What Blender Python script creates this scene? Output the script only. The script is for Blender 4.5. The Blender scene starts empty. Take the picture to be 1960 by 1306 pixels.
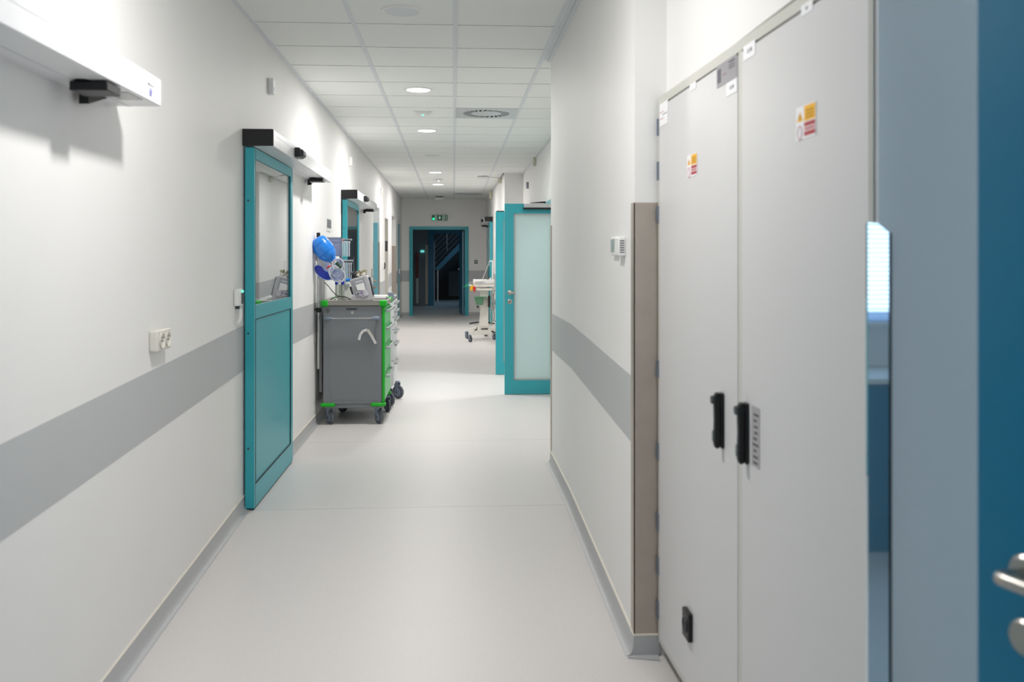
import bpy, math, random
from mathutils import Vector, Matrix
random.seed(7)
sc = bpy.context.scene
col = sc.collection
PI = math.pi

# ------------------------------------------------------------------ camera
CAM_Z = 1.42
FPX = 1760.0
YAW = math.atan(112 / FPX)
cd = bpy.data.cameras.new('camera')
cam = bpy.data.objects.new('camera', cd)
col.objects.link(cam)
sc.camera = cam
cd.sensor_fit = 'HORIZONTAL'
cd.sensor_width = 36.0
cd.lens = 36.0 * FPX / 1960.0
cd.shift_y = -157 / 1960.0
cd.clip_start = 0.02
cd.clip_end = 100
cd.dof.use_dof = True
cd.dof.focus_distance = 8.0
cd.dof.aperture_fstop = 3.2
cam.location = (0, 0, CAM_Z)
cam.rotation_euler = (PI / 2, 0, -YAW)

# ------------------------------------------------------------------ render look
sc.view_settings.view_transform = 'Standard'
sc.view_settings.look = 'None'
sc.view_settings.gamma = 1.0
sc.view_settings.use_curve_mapping = False
sc.view_settings.exposure = 0.10

# ------------------------------------------------------------------ world (dim daylight seen through the windows)
w = bpy.data.worlds.new('world')
sc.world = w
w.use_nodes = True
wn = w.node_tree
bg = wn.nodes['Background']
bg.inputs[0].default_value = (0.66, 0.85, 1.0, 1)
bg.inputs[1].default_value = 3.2

LAMP_W = 31.0
LAMP_COL = (1.0, 0.972, 0.945)

def area_light(name, loc, size, power, color, rot=(0, 0, 0), shape='DISK', size_y=None, spread=180):
    d = bpy.data.lights.new(name, 'AREA')
    d.shape = shape
    d.size = size
    if size_y: d.size_y = size_y
    d.energy = power
    d.color = color
    d.spread = math.radians(spread)
    o = bpy.data.objects.new(name, d)
    o.location = loc
    o.rotation_euler = rot
    col.objects.link(o)
    return o

# downlights that are switched on, every 2.4 m down the corridor
LIGHT_X = -0.288
CEIL = 2.81
ON_Y = [2.77, 7.57, 9.97, 14.77, 17.17]
OFF_Y = [5.17, 12.37, 19.57]
for y in ON_Y:
    area_light('downlight_lamp', (LIGHT_X, y, CEIL - 0.020), 0.19, LAMP_W * (0.86 if y < 3 else 0.88), LAMP_COL)
# daylight coming through the window behind the photographer (sky light at the pane)
area_light('daylight', (1.85, -2.28, 1.72), 3.1, 20.0, (0.20, 0.45, 1.0), rot=(-PI / 2, 0, 0), shape='RECTANGLE', size_y=1.4)
# ceiling lamps in the two side rooms
area_light('side_room_lamp', (2.2, 10.6, 2.70), 0.5, 42.0, (1.0, 0.98, 0.95))
area_light('side_room_lamp', (-2.2, 13.6, 2.70), 0.4, 10.0, (0.95, 0.98, 1.0))
# unseen blue fill lights added to lift the dim stairwell and lobby
area_light('stairwell_fill', (0.5, 27.0, 3.7), 1.2, 14.0, (0.35, 0.65, 0.9))
area_light('lobby_fill', (0.4, 23.4, 2.70), 0.6, 5.0, (0.5, 0.75, 0.9))

# ------------------------------------------------------------------ helpers
def s2l(c):
    return c / 12.92 if c <= 0.04045 else ((c + 0.055) / 1.055) ** 2.4

def rgb(r, g, b):
    return (s2l(r / 255), s2l(g / 255), s2l(b / 255), 1)

def mat(name, color, rough=0.5, metal=0.0, noise=None, bump=0.0, spec=0.5, coat=0.0, emit=None, estr=0.0, trans=0.0, ior=1.45, alpha=1.0, ns=40):
    m = bpy.data.materials.new(name)
    m.use_nodes = True
    nt = m.node_tree
    b = nt.nodes['Principled BSDF']
    b.inputs['Base Color'].default_value = color
    b.inputs['Roughness'].default_value = rough
    b.inputs['Metallic'].default_value = metal
    b.inputs['Specular IOR Level'].default_value = spec
    b.inputs['Coat Weight'].default_value = coat
    b.inputs['Transmission Weight'].default_value = trans
    b.inputs['IOR'].default_value = ior
    b.inputs['Alpha'].default_value = alpha
    if emit:
        b.inputs['Emission Color'].default_value = emit
        b.inputs['Emission Strength'].default_value = estr
    tc = nt.nodes.new('ShaderNodeTexCoord')
    if noise:
        n = nt.nodes.new('ShaderNodeTexNoise')
        n.inputs['Scale'].default_value = ns
        n.inputs['Detail'].default_value = 4
        nt.links.new(tc.outputs['Object'], n.inputs['Vector'])
        mr = nt.nodes.new('ShaderNodeMapRange')
        mr.inputs['From Min'].default_value = 0.3
        mr.inputs['From Max'].default_value = 0.7
        mr.inputs['To Min'].default_value = 1 - noise
        mr.inputs['To Max'].default_value = 1 + noise
        nt.links.new(n.outputs['Fac'], mr.inputs['Value'])
        mx = nt.nodes.new('ShaderNodeVectorMath')
        mx.operation = 'MULTIPLY'
        mx.inputs[0].default_value = color[:3]
        cb = nt.nodes.new('ShaderNodeCombineXYZ')
        for i in range(3):
            nt.links.new(mr.outputs[0], cb.inputs[i])
        nt.links.new(cb.outputs[0], mx.inputs[1])
        nt.links.new(mx.outputs[0], b.inputs['Base Color'])
    if bump:
        n2 = nt.nodes.new('ShaderNodeTexNoise')
        n2.inputs['Scale'].default_value = 260
        n2.inputs['Detail'].default_value = 2
        nt.links.new(tc.outputs['Object'], n2.inputs['Vector'])
        bp = nt.nodes.new('ShaderNodeBump')
        bp.inputs['Strength'].default_value = bump
        bp.inputs['Distance'].default_value = 0.001
        nt.links.new(n2.outputs['Fac'], bp.inputs['Height'])
        nt.links.new(bp.outputs[0], b.inputs['Normal'])
    return m

M = {}
M['wall'] = mat('white_wall_paint', rgb(240, 239, 237), 0.55, noise=0.008, bump=0.06, spec=0.3, ns=3)
M['band'] = mat('grey_wall_band_paint', rgb(192, 194, 195), 0.5, noise=0.01, spec=0.35, ns=6)
M['floor'] = mat('pale_grey_vinyl', rgb(222, 218, 216), 0.42, noise=0.035, spec=0.45, ns=160)
M['skirt'] = mat('grey_vinyl_skirting', rgb(186, 187, 188), 0.45, noise=0.03, ns=120)
M['sealant'] = mat('cream_sealant', rgb(232, 226, 214), 0.5)
M['tile'] = mat('ceiling_tile', rgb(240, 243, 240), 0.8, noise=0.01, bump=0.1, spec=0.2, ns=90)
M['void'] = mat('ceiling_gap_grey', rgb(64, 68, 68), 0.8)
M['grid'] = mat('ceiling_grid_metal', rgb(222, 226, 230), 0.5)
M['white'] = mat('white_plastic', rgb(238, 238, 236), 0.35, spec=0.5)
M['offwhite'] = mat('warm_white_plastic', rgb(226, 222, 212), 0.4)
M['whitemetal'] = mat('white_powder_coat', rgb(240, 240, 242), 0.3, noise=0.005, spec=0.5)
M['black'] = mat('black_plastic', rgb(20, 20, 22), 0.4)
M['darkgrey'] = mat('dark_grey_plastic', rgb(62, 66, 70), 0.45)
M['teal'] = mat('teal_powder_coat', rgb(56, 168, 180), 0.33, noise=0.012, spec=0.5, ns=300)
M['teal_shaded'] = mat('teal_powder_coat_shaded', rgb(0, 122, 160), 0.35, noise=0.012, spec=0.5, ns=300)  # the same teal coat with dim blue shade put into its colour
M['seam'] = mat('dark_seam', rgb(24, 44, 50), 0.6)
M['mirror_glass'] = mat('reflective_door_glass', rgb(150, 160, 162), 0.02, metal=0.82, spec=0.8)
M['dark_glass'] = mat('dark_window_edge', rgb(12, 40, 48), 0.06, spec=0.6)
M['strip_glass'] = mat('glossy_teal_glass', rgb(212, 226, 232), 0.03, metal=0.85, spec=0.8)
M['steel'] = mat('brushed_steel', rgb(184, 172, 160), 0.38, metal=0.55, noise=0.05, ns=14)
M['chrome'] = mat('polished_steel', rgb(200, 200, 200), 0.18, metal=1.0)
M['satin'] = mat('satin_steel', rgb(176, 172, 166), 0.3, metal=0.9)
M['alu'] = mat('anodised_aluminium', rgb(176, 176, 176), 0.38, metal=0.7)
M['cabinet'] = mat('light_grey_powder_coat', rgb(216, 215, 215), 0.42, noise=0.012, spec=0.5, ns=350)
M['cabframe'] = mat('grey_cabinet_frame', rgb(205, 204, 196), 0.45)
M['hinge'] = mat('blue_grey_hinge', rgb(120, 132, 148), 0.35, metal=0.5)
M['cartgrey'] = mat('grey_cart_panel', rgb(128, 132, 136), 0.5, noise=0.02, ns=260)
M['cartsteel'] = mat('cart_worktop_steel', rgb(160, 156, 148), 0.35, metal=0.5, noise=0.03, ns=30)
M['green'] = mat('bright_green_plastic', rgb(20, 178, 32), 0.4)
M['lightgreen'] = mat('green_drawer_front', rgb(78, 196, 108), 0.35)
M['silver'] = mat('silver_handle', rgb(190, 192, 194), 0.3, metal=0.6)
M['bluegrey'] = mat('blue_grey_rubber', rgb(132, 144, 160), 0.5)
M['rubber'] = mat('grey_tyre_rubber', rgb(92, 98, 106), 0.6)
M['whitecart'] = mat('white_drawer_front', rgb(232, 233, 236), 0.4)
M['blue'] = mat('bright_blue_silicone', rgb(20, 126, 222), 0.25, spec=0.6, coat=0.3)
M['navy'] = mat('deep_blue_rubber', rgb(8, 42, 168), 0.3, coat=0.3)
M['red'] = mat('red_plastic', rgb(214, 34, 28), 0.4)
M['yellow'] = mat('yellow_plastic', rgb(244, 190, 10), 0.4)
M['darkred'] = mat('dark_red_paint', rgb(120, 14, 22), 0.4)
M['darkgreen'] = mat('dark_green_valve', rgb(22, 66, 40), 0.35)
M['clear'] = mat('clear_plastic', rgb(235, 240, 245), 0.08, trans=1.0, ior=1.15, spec=0.6)
M['clearrim'] = mat('clear_plastic_rim', rgb(236, 240, 246), 0.15, trans=0.5, ior=1.2)
M['acrylic'] = mat('smoky_blue_acrylic', rgb(148, 158, 190), 0.15, trans=0.35, ior=1.1)
M['paper'] = mat('white_paper', rgb(242, 242, 244), 0.7)
M['paper_grey'] = mat('grey_print', rgb(150, 152, 156), 0.7)
M['ink'] = mat('dark_ink', rgb(70, 72, 80), 0.7)
M['stickergrey'] = mat('grey_foil_sticker', rgb(150, 148, 152), 0.4)
M['stickeryellow'] = mat('yellow_sticker_print', rgb(246, 184, 6), 0.5)
M['stickerred'] = mat('red_sticker_print', rgb(176, 40, 46), 0.5)
M['violet'] = mat('violet_print', rgb(92, 78, 190), 0.5)
M['monitor'] = mat('pale_grey_device_case', rgb(186, 184, 188), 0.4)
M['monitor2'] = mat('grey_device_bezel', rgb(158, 160, 166), 0.45)
M['beige'] = mat('beige_cable', rgb(196, 188, 168), 0.5)
M['frost'] = None
M['led_green'] = mat('green_led', rgb(40, 220, 140), 0.4, emit=(0.05, 1.0, 0.5, 1), estr=3.0)
M['sign_green'] = mat('exit_sign_green', rgb(6, 58, 42), 0.4, emit=(0.0, 0.25, 0.14, 1), estr=0.05)
M['sign_white'] = mat('exit_sign_white', rgb(200, 225, 215), 0.4, emit=(0.6, 0.9, 0.8, 1), estr=0.15)
M['cyan_sign'] = mat('lit_cyan_sign', rgb(90, 220, 215), 0.4, emit=(0.2, 0.85, 0.8, 1), estr=0.7)
M['lens_on'] = mat('lit_diffuser', rgb(255, 255, 255), 0.4, emit=(1, 1, 1, 1), estr=6.0)
M['lens_off'] = mat('unlit_diffuser', rgb(222, 228, 230), 0.5)
M['screen'] = mat('grey_green_display', rgb(150, 168, 165), 0.25)
M['yellowed'] = mat('yellowed_white_plastic', rgb(214, 214, 192), 0.5)
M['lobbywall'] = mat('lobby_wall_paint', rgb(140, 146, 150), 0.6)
M['basket'] = mat('green_tinted_plastic', rgb(120, 170, 135), 0.2, trans=0.45, ior=1.15)

# frosted glass: diffuse and translucent together
m = bpy.data.materials.new('frosted_glass')
m.use_nodes = True
nt = m.node_tree
for n in list(nt.nodes): nt.nodes.remove(n)
o_ = nt.nodes.new('ShaderNodeOutputMaterial')
d_ = nt.nodes.new('ShaderNodeBsdfDiffuse'); d_.inputs[0].default_value = rgb(222, 238, 238)
t_ = nt.nodes.new('ShaderNodeBsdfTranslucent'); t_.inputs[0].default_value = rgb(222, 240, 240)
g_ = nt.nodes.new('ShaderNodeBsdfGlossy'); g_.inputs['Roughness'].default_value = 0.3
mx1 = nt.nodes.new('ShaderNodeMixShader'); mx1.inputs[0].default_value = 0.5
mx2 = nt.nodes.new('ShaderNodeMixShader'); mx2.inputs[0].default_value = 0.05
nt.links.new(d_.outputs[0], mx1.inputs[1]); nt.links.new(t_.outputs[0], mx1.inputs[2])
nt.links.new(mx1.outputs[0], mx2.inputs[1]); nt.links.new(g_.outputs[0], mx2.inputs[2])
nt.links.new(mx2.outputs[0], o_.inputs[0])
M['frost'] = m

# floor: seams across the vinyl
def add_floor_seams(m, ys):
    nt = m.node_tree
    b = nt.nodes['Principled BSDF']
    src = b.inputs['Base Color'].links[0].from_socket
    geo = nt.nodes.new('ShaderNodeNewGeometry')
    sp = nt.nodes.new('ShaderNodeSeparateXYZ')
    nt.links.new(geo.outputs['Position'], sp.inputs[0])
    acc = None
    for y in ys:
        s = nt.nodes.new('ShaderNodeMath'); s.operation = 'SUBTRACT'; s.inputs[1].default_value = y
        nt.links.new(sp.outputs['Y'], s.inputs[0])
        a = nt.nodes.new('ShaderNodeMath'); a.operation = 'ABSOLUTE'
        nt.links.new(s.outputs[0], a.inputs[0])
        l = nt.nodes.new('ShaderNodeMath'); l.operation = 'LESS_THAN'; l.inputs[1].default_value = 0.0035
        nt.links.new(a.outputs[0], l.inputs[0])
        if acc is None: acc = l.outputs[0]
        else:
            mxx = nt.nodes.new('ShaderNodeMath'); mxx.operation = 'MAXIMUM'
            nt.links.new(acc, mxx.inputs[0]); nt.links.new(l.outputs[0], mxx.inputs[1])
            acc = mxx.outputs[0]
    mix = nt.nodes.new('ShaderNodeMix'); mix.data_type = 'RGBA'
    nt.links.new(acc, mix.inputs[0])
    nt.links.new(src, mix.inputs[6])
    mix.inputs[7].default_value = rgb(186, 188, 190)
    nt.links.new(mix.outputs[2], b.inputs['Base Color'])
add_floor_seams(M['floor'], [5.28, 7.2, 11.3, 15.7])

class MB:
    def __init__(s):
        s.v = []; s.f = []
    def add(s, vs, fs):
        n = len(s.v)
        s.v += [Vector(p) for p in vs]
        s.f += [[i + n for i in f] for f in fs]
        return s
    def box(s, x0, x1, y0, y1, z0, z1):
        x0, x1 = sorted((x0, x1)); y0, y1 = sorted((y0, y1)); z0, z1 = sorted((z0, z1))
        return s.add([(x0, y0, z0), (x1, y0, z0), (x1, y1, z0), (x0, y1, z0), (x0, y0, z1), (x1, y0, z1), (x1, y1, z1), (x0, y1, z1)],
                     [(0, 3, 2, 1), (4, 5, 6, 7), (0, 1, 5, 4), (1, 2, 6, 5), (2, 3, 7, 6), (3, 0, 4, 7)])
    def obox(s, c, sx, sy, sz, R=None):
        R = R or Matrix.Identity(3)
        c = Vector(c)
        vs = [c + R @ Vector((a * sx / 2, b * sy / 2, d * sz / 2)) for d in (-1, 1) for a, b in ((-1, -1), (1, -1), (1, 1), (-1, 1))]
        return s.add(vs, [(0, 3, 2, 1), (4, 5, 6, 7), (0, 1, 5, 4), (1, 2, 6, 5), (2, 3, 7, 6), (3, 0, 4, 7)])
    def prism(s, pts, vec):
        vec = Vector(vec); pts = [Vector(p) for p in pts]; n = len(pts)
        nrm = Vector((0, 0, 0))
        for i in range(n):
            nrm += pts[i].cross(pts[(i + 1) % n])
        if nrm.dot(vec) > 0: pts = pts[::-1]
        vs = pts + [p + vec for p in pts]
        fs = [list(range(n)), list(range(2 * n - 1, n - 1, -1))]
        for i in range(n):
            j = (i + 1) % n
            fs.append([i, i + n, j + n, j])
        return s.add(vs, fs)
    def cyl(s, p0, p1, r0, r1=None, seg=20, cap=True):
        r1 = r0 if r1 is None else r1
        p0 = Vector(p0); p1 = Vector(p1)
        ax = (p1 - p0).normalized()
        u = ax.orthogonal().normalized(); v = ax.cross(u)
        vs = []
        for p, r in ((p0, r0), (p1, r1)):
            for i in range(seg):
                a = 2 * PI * i / seg
                vs.append(p + (u * math.cos(a) + v * math.sin(a)) * r)
        fs = [[i, (i + 1) % seg, (i + 1) % seg + seg, i + seg] for i in range(seg)]
        if cap:
            fs.append(list(range(seg - 1, -1, -1))); fs.append(list(range(seg, 2 * seg)))
        return s.add(vs, fs)
    def lathe(s, o, ax, prof, seg=24):
        o = Vector(o); ax = Vector(ax).normalized()
        u = ax.orthogonal().normalized(); v = ax.cross(u)
        vs = []; fs = []
        for r, h in prof:
            for i in range(seg):
                a = 2 * PI * i / seg
                vs.append(o + ax * h + (u * math.cos(a) + v * math.sin(a)) * max(r, 1e-5))
        for k in range(len(prof) - 1):
            for i in range(seg):
                j = (i + 1) % seg
                fs.append([k * seg + i, k * seg + j, (k + 1) * seg + j, (k + 1) * seg + i])
        return s.add(vs, fs)
    def tube(s, pts, r, seg=8, smooth=0):
        pts = [Vector(p) for p in pts]
        for _ in range(smooth):
            q = [pts[0]]
            for a, b in zip(pts, pts[1:]):
                q += [a * 0.75 + b * 0.25, a * 0.25 + b * 0.75]
            pts = q + [pts[-1]]
        n = len(pts)
        vs = []; fs = []
        u = None
        for i, p in enumerate(pts):
            t = (pts[min(i + 1, n - 1)] - pts[max(i - 1, 0)])
            t = t.normalized() if t.length > 1e-9 else Vector((0, 0, 1))
            if u is None: u = t.orthogonal().normalized()
            else:
                u = u - t * u.dot(t)
                u = u.normalized() if u.length > 1e-6 else t.orthogonal().normalized()
            v = t.cross(u)
            for k in range(seg):
                a = 2 * PI * k / seg
                vs.append(p + (u * math.cos(a) + v * math.sin(a)) * r)
        for i in range(n - 1):
            for k in range(seg):
                j = (k + 1) % seg
                fs.append([i * seg + k, i * seg + j, (i + 1) * seg + j, (i + 1) * seg + k])
        fs.append(list(range(seg - 1, -1, -1))); fs.append(list(range((n - 1) * seg, n * seg)))
        return s.add(vs, fs)
    def torus(s, c, n, R, r, seg=28, sq=(1, 1), u=None):
        n = Vector(n).normalized(); u = Vector(u).normalized() if u else n.orthogonal().normalized(); v = n.cross(u)
        pts = [Vector(c) + u * math.cos(2 * PI * i / seg) * R * sq[0] + v * math.sin(2 * PI * i / seg) * R * sq[1] for i in range(seg)]
        vs = []; fs = []
        for i, p in enumerate(pts):
            t = (pts[(i + 1) % seg] - pts[i - 1]).normalized()
            a1 = n; b1 = t.cross(a1).normalized()
            for k in range(8):
                a = 2 * PI * k / 8
                vs.append(p + (a1 * math.cos(a) + b1 * math.sin(a)) * r)
        for i in range(seg):
            for k in range(8):
                j = (k + 1) % 8; ii = (i + 1) % seg
                fs.append([i * 8 + k, i * 8 + j, ii * 8 + j, ii * 8 + k])
        return s.add(vs, fs)
    def ellip(s, c, rx, ry, rz, R=None, seg=20, rings=12):
        R = R or Matrix.Identity(3); c = Vector(c)
        vs = []; fs = []
        for k in range(rings + 1):
            th = PI * k / rings
            for i in range(seg):
                ph = 2 * PI * i / seg
                vs.append(c + R @ Vector((rx * math.sin(th) * math.cos(ph), ry * math.sin(th) * math.sin(ph), rz * math.cos(th))))
        for k in range(rings):
            for i in range(seg):
                j = (i + 1) % seg
                fs.append([k * seg + i, (k + 1) * seg + i, (k + 1) * seg + j, k * seg + j])
        return s.add(vs, fs)
    def sweep_y(s, prof, path):
        """profile [(x, z)] closed, swept along path [(y, dz, dx)]"""
        n = len(prof); vs = []; fs = []
        for (y, dz, dx) in path:
            for x, z in prof: vs.append((x + dx, y, z + dz))
        for k in range(len(path) - 1):
            for i in range(n):
                j = (i + 1) % n
                fs.append([k * n + i, k * n + j, (k + 1) * n + j, (k + 1) * n + i])
        fs.append(list(range(n - 1, -1, -1))); fs.append([len(vs) - n + i for i in range(n)])
        return s.add(vs, fs)

def wloc(o):
    p = Vector((0, 0, 0))
    while o:
        p += o.location; o = o.parent
    return p

import bmesh
def obj(name, mb, m, parent=None, bevel=0.0, seg=2, smooth=True, sub=0):
    me = bpy.data.meshes.new(name)
    base = wloc(parent)
    if parent is None:
        xs = [v.x for v in mb.v]; ys = [v.y for v in mb.v]; zs = [v.z for v in mb.v]
        base = Vector(((min(xs) + max(xs)) / 2, (min(ys) + max(ys)) / 2, min(zs)))
    me.from_pydata([tuple(v - base) for v in mb.v], [], mb.f)
    bm = bmesh.new(); bm.from_mesh(me)
    bmesh.ops.recalc_face_normals(bm, faces=bm.faces)
    bm.to_mesh(me); bm.free()
    me.materials.append(M[m] if isinstance(m, str) else m)
    if smooth:
        for p in me.polygons: p.use_smooth = True
        me.set_sharp_from_angle(angle=math.radians(38))
    o = bpy.data.objects.new(name, me)
    col.objects.link(o)
    if parent is None: o.location = base
    else: o.parent = parent
    if bevel:
        b = o.modifiers.new('bevel', 'BEVEL'); b.width = bevel; b.segments = seg; b.limit_method = 'ANGLE'
        b.angle_limit = math.radians(40)
    if sub:
        b = o.modifiers.new('sub', 'SUBSURF'); b.levels = sub; b.render_levels = sub
    return o

def thing(name, label, cat, loc=(0, 0, 0), group=None, kind=None):
    o = bpy.data.objects.new(name, None)
    o.empty_display_size = 0.1
    col.objects.link(o)
    o.location = loc
    o['label'] = label; o['category'] = cat
    if group: o['group'] = group
    if kind: o['kind'] = kind
    return o

def tag(o, label=None, cat=None, group=None, kind=None):
    if label: o['label'] = label
    if cat: o['category'] = cat
    if group: o['group'] = group
    if kind: o['kind'] = kind
    return o

def dup(root, loc, label=None, group=None):
    r = root.copy(); col.objects.link(r); r.location = loc
    if label: r['label'] = label
    if group: r['group'] = group
    def rec(a, b):
        for ch in [c for c in bpy.data.objects if c.parent == a]:
            c = ch.copy(); col.objects.link(c); c.parent = b
            rec(ch, c)
    rec(root, r)
    return r

def struct(name, mb, m, label=None, cat=None, **k):
    o = obj(name, mb, m, **k)
    o['kind'] = 'structure'
    if label: o['label'] = label
    if cat: o['category'] = cat
    return o

def B(*a): return MB().box(*a)

sT, cT = math.sin(YAW), math.cos(YAW)
def ray(px, py):
    xc = (px - 980) / FPX; zc = -(py - 496) / FPX
    return Vector((sT + xc * cT, cT - xc * sT, zc))
def onX(px, py, X):
    r = ray(px, py); t = X / r.x
    return Vector((X, r.y * t, CAM_Z + r.z * t))
def onY(px, py, Y):
    r = ray(px, py); t = Y / r.y
    return Vector((r.x * t, Y, CAM_Z + r.z * t))

# ------------------------------------------------------------------ floor profile: two gentle ramps
def fz(y):
    if y < 5.28: return -0.039 * (5.28 - max(y, -2.6))
    if y < 15.7: return 0.0
    if y < 17.3: return 0.115 * (y - 15.7) / 1.6
    return 0.115
FY = [-2.6, 5.28, 15.7, 17.3]

XL = -1.185     # left wall plane
XR = 0.68       # near right wall plane
XA = 1.127      # right wall plane further on
YE = 21.2       # far wall
YB = -2.3       # wall behind the photographer

def ypath(y0, y1, base=0.0):
    ys = sorted({y0, y1} | {y for y in FY if y0 < y < y1})
    return [(y, fz(y) + base, 0) for y in ys]

mb = MB()
mb.sweep_y([(-3.2, -0.06), (4.0, -0.06), (4.0, 0), (-3.2, 0)], [(y, fz(y), 0) for y in [-2.6, 5.28, 15.7, 17.3, 30.5]])
struct('floor', mb, 'floor', 'pale grey speckled vinyl corridor floor with gentle ramps', 'floor', smooth=False)

# ------------------------------------------------------------------ ceiling
rows0 = 5.47
colx = [XL, -0.588, 0.012, 0.612, 1.212, 1.812, 2.412, 3.012, 3.8]
VENTS = [(0.312, 8.77), (0.312, 19.57)]
mb = MB()
k0 = int(math.floor((YB - rows0) / 0.6)); k1 = int(math.ceil((YE - rows0) / 0.6))
def xlim(ya, yb):
    ym = (ya + yb) / 2
    if ym < 1.7: return 3.8
    if ym < 3.42: return 0.80
    if ym < 6.4: return XR
    if ym < 14.85: return XA
    return 0.80
cuts = [1.70, 3.42, 6.4, 14.85]
g = 0.004
for k in range(k0, k1 + 1):
    ya, yb = rows0 + 0.6 * k, rows0 + 0.6 * (k + 1)
    ya = max(ya, YB); yb = min(yb, YE)
    if yb - ya < 0.02: continue
    segs = [ya] + [c for c in cuts if ya < c < yb] + [yb]
    for a, b in zip(segs, segs[1:]):
        lim = xlim(a, b)
        for i in range(len(colx) - 1):
            xa, xb = colx[i], min(colx[i + 1], lim)
            if xb - xa < 0.01: continue
            if any(xa < vx < xb and a < vy < b for vx, vy in VENTS): continue
            mb.box(xa + g, xb - g, a + (.0075 if a == ya else 0), b - (.0075 if b == yb else 0), CEIL, CEIL + 0.012)
struct('ceiling', mb, 'tile', 'white suspended ceiling of rectangular tiles', 'ceiling', smooth=False)
struct('ceiling', B(-3.2, 4.0, YB - 0.2, YE + 0.05, CEIL + 0.016, CEIL + 0.1), 'void', smooth=False)
mb = MB()
for x in (-0.588, 0.012):
    mb.box(x - 0.0135, x + 0.0135, YB, YE, CEIL - 0.003, CEIL + 0.01)
mb.box(0.612 - 0.0135, 0.612 + 0.0135, YB, YE, CEIL - 0.003, CEIL + 0.01)
for x in (1.212, 1.812, 2.412, 3.012):
    mb.box(x - 0.0135, x + 0.0135, YB, 1.7, CEIL - 0.003, CEIL + 0.01)
struct('ceiling_grid', mb, 'grid', 'pale grey metal runners between the ceiling tiles', 'ceiling grid', smooth=False)
mb = MB()
mb.box(XL, XL + 0.022, YB, YE, CEIL - 0.006, CEIL + 0.01)
mb.box(0.80 - 0.02, 0.80, 14.9, YE, CEIL - 0.006, CEIL + 0.01)
mb.box(XA - 0.022, XA, 6.4, 14.85, CEIL - 0.006, CEIL + 0.01)
mb.box(XR - 0.024, XR, 3.42, 6.4, CEIL - 0.014, CEIL + 0.01)
mb.box(XR - 0.048, XR - 0.030, 3.42, 6.4, CEIL - 0.004, CEIL + 0.01)
mb.box(XL, 0.8, YE - 0.022, YE, CEIL - 0.006, CEIL + 0.01)
struct('trim_1', mb, 'grid', 'thin pale edge trim where ceiling meets walls', 'ceiling trim', smooth=False)

# ------------------------------------------------------------------ walls
ZT = CEIL + 0.02
def wallbox(mb, x0, x1, y0, y1, z0=-0.5, z1=ZT):
    mb.box(x0, x1, y0, y1, z0, z1)
# left wall with three door recesses far along
REC = [(13.70, 14.88, 2.23), (16.0, 16.86, 2.14), (17.8, 19.06, 2.26), (19.72, 20.5, 2.24)]
mb = MB()
y = YB
T = 0.14
for (a, b, zt) in REC:
    wallbox(mb, XL - T, XL, y, a)
    wallbox(mb, XL - T, XL, a, b, z0=zt)
    y = b
wallbox(mb, XL - T, XL, y, YE + 0.15)
struct('wall_left', mb, 'wall', 'long white left corridor wall with grey band', 'wall', smooth=False)
# rooms behind the recesses
mb = MB()
wallbox(mb, -3.2, -3.1, 12.6, 15.6)
wallbox(mb, -3.2, XL - T, 12.5, 12.6)
wallbox(mb, -3.2, XL - T, 15.5, 15.6)
wallbox(mb, XL - T - 0.25, XL - T - 0.18, 15.6, 21.0)
wallbox(mb, XL - T - 0.2, XL - T, 17.3, 17.4)
mb.box(-3.2, XL - T, 12.5, 15.6, 2.78, 2.85)
struct('wall_left', mb, 'wall', 'white back walls of the rooms off the left side', 'wall', smooth=False)

# right: near projecting wall
mb = MB()
wallbox(mb, XR, 1.20, 3.42, 6.40)
wallbox(mb, 0.802, 1.20, 1.722, 3.42, z0=2.035)
wallbox(mb, 1.12, 1.20, 1.722, 3.42, z1=2.04)
wallbox(mb, 0.812, 1.20, 1.716, 1.7225)
wallbox(mb, 1.20, 3.9, 1.716, 1.80)
struct('wall_right', mb, 'wall', 'white projecting right wall beside the grey cabinets', 'wall', smooth=False)
# right: further wall with double door opening
DO0, DO1, DOZ = 9.66, 11.24, 2.06
mb = MB()
wallbox(mb, XA, XA + 0.15, 6.40, DO0)
wallbox(mb, XA, XA + 0.15, DO0, DO1, z0=DOZ)
wallbox(mb, XA, XA + 0.15, DO1, 14.85)
mb.prism([(0.824, 14.85, -0.5), (XA + 0.15, 14.85, -0.5), (XA + 0.15, YE + 0.15, -0.5), (0.755, YE + 0.15, -0.5)], (0, 0, ZT + 0.5))
struct('wall_right', mb, 'wall', 'white right wall beyond the open double door', 'wall', smooth=False)
mb = MB()
wallbox(mb, 3.4, 3.5, 8.4, 12.6)
wallbox(mb, XA + 0.15, 3.5, 8.3, 8.4)
wallbox(mb, XA + 0.15, 3.5, 12.6, 12.7)
mb.box(XA + 0.15, 3.5, 8.3, 12.7, 2.78, 2.85)
struct('wall_right', mb, 'wall', 'white walls of the lit side room behind the double door', 'wall', smooth=False)
# far wall with doorway
EX0, EX1, EZ = -0.93, 0.262, 2.095
mb = MB()
wallbox(mb, XL - 0.2, EX0, YE, YE + 0.15)
wallbox(mb, EX1, 1.3, YE, YE + 0.15)
wallbox(mb, EX0, EX1, YE, YE + 0.15, z0=EZ)
struct('wall_far', mb, 'wall', 'grey-lit white end wall around the dark doorway', 'wall', smooth=False)
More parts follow.
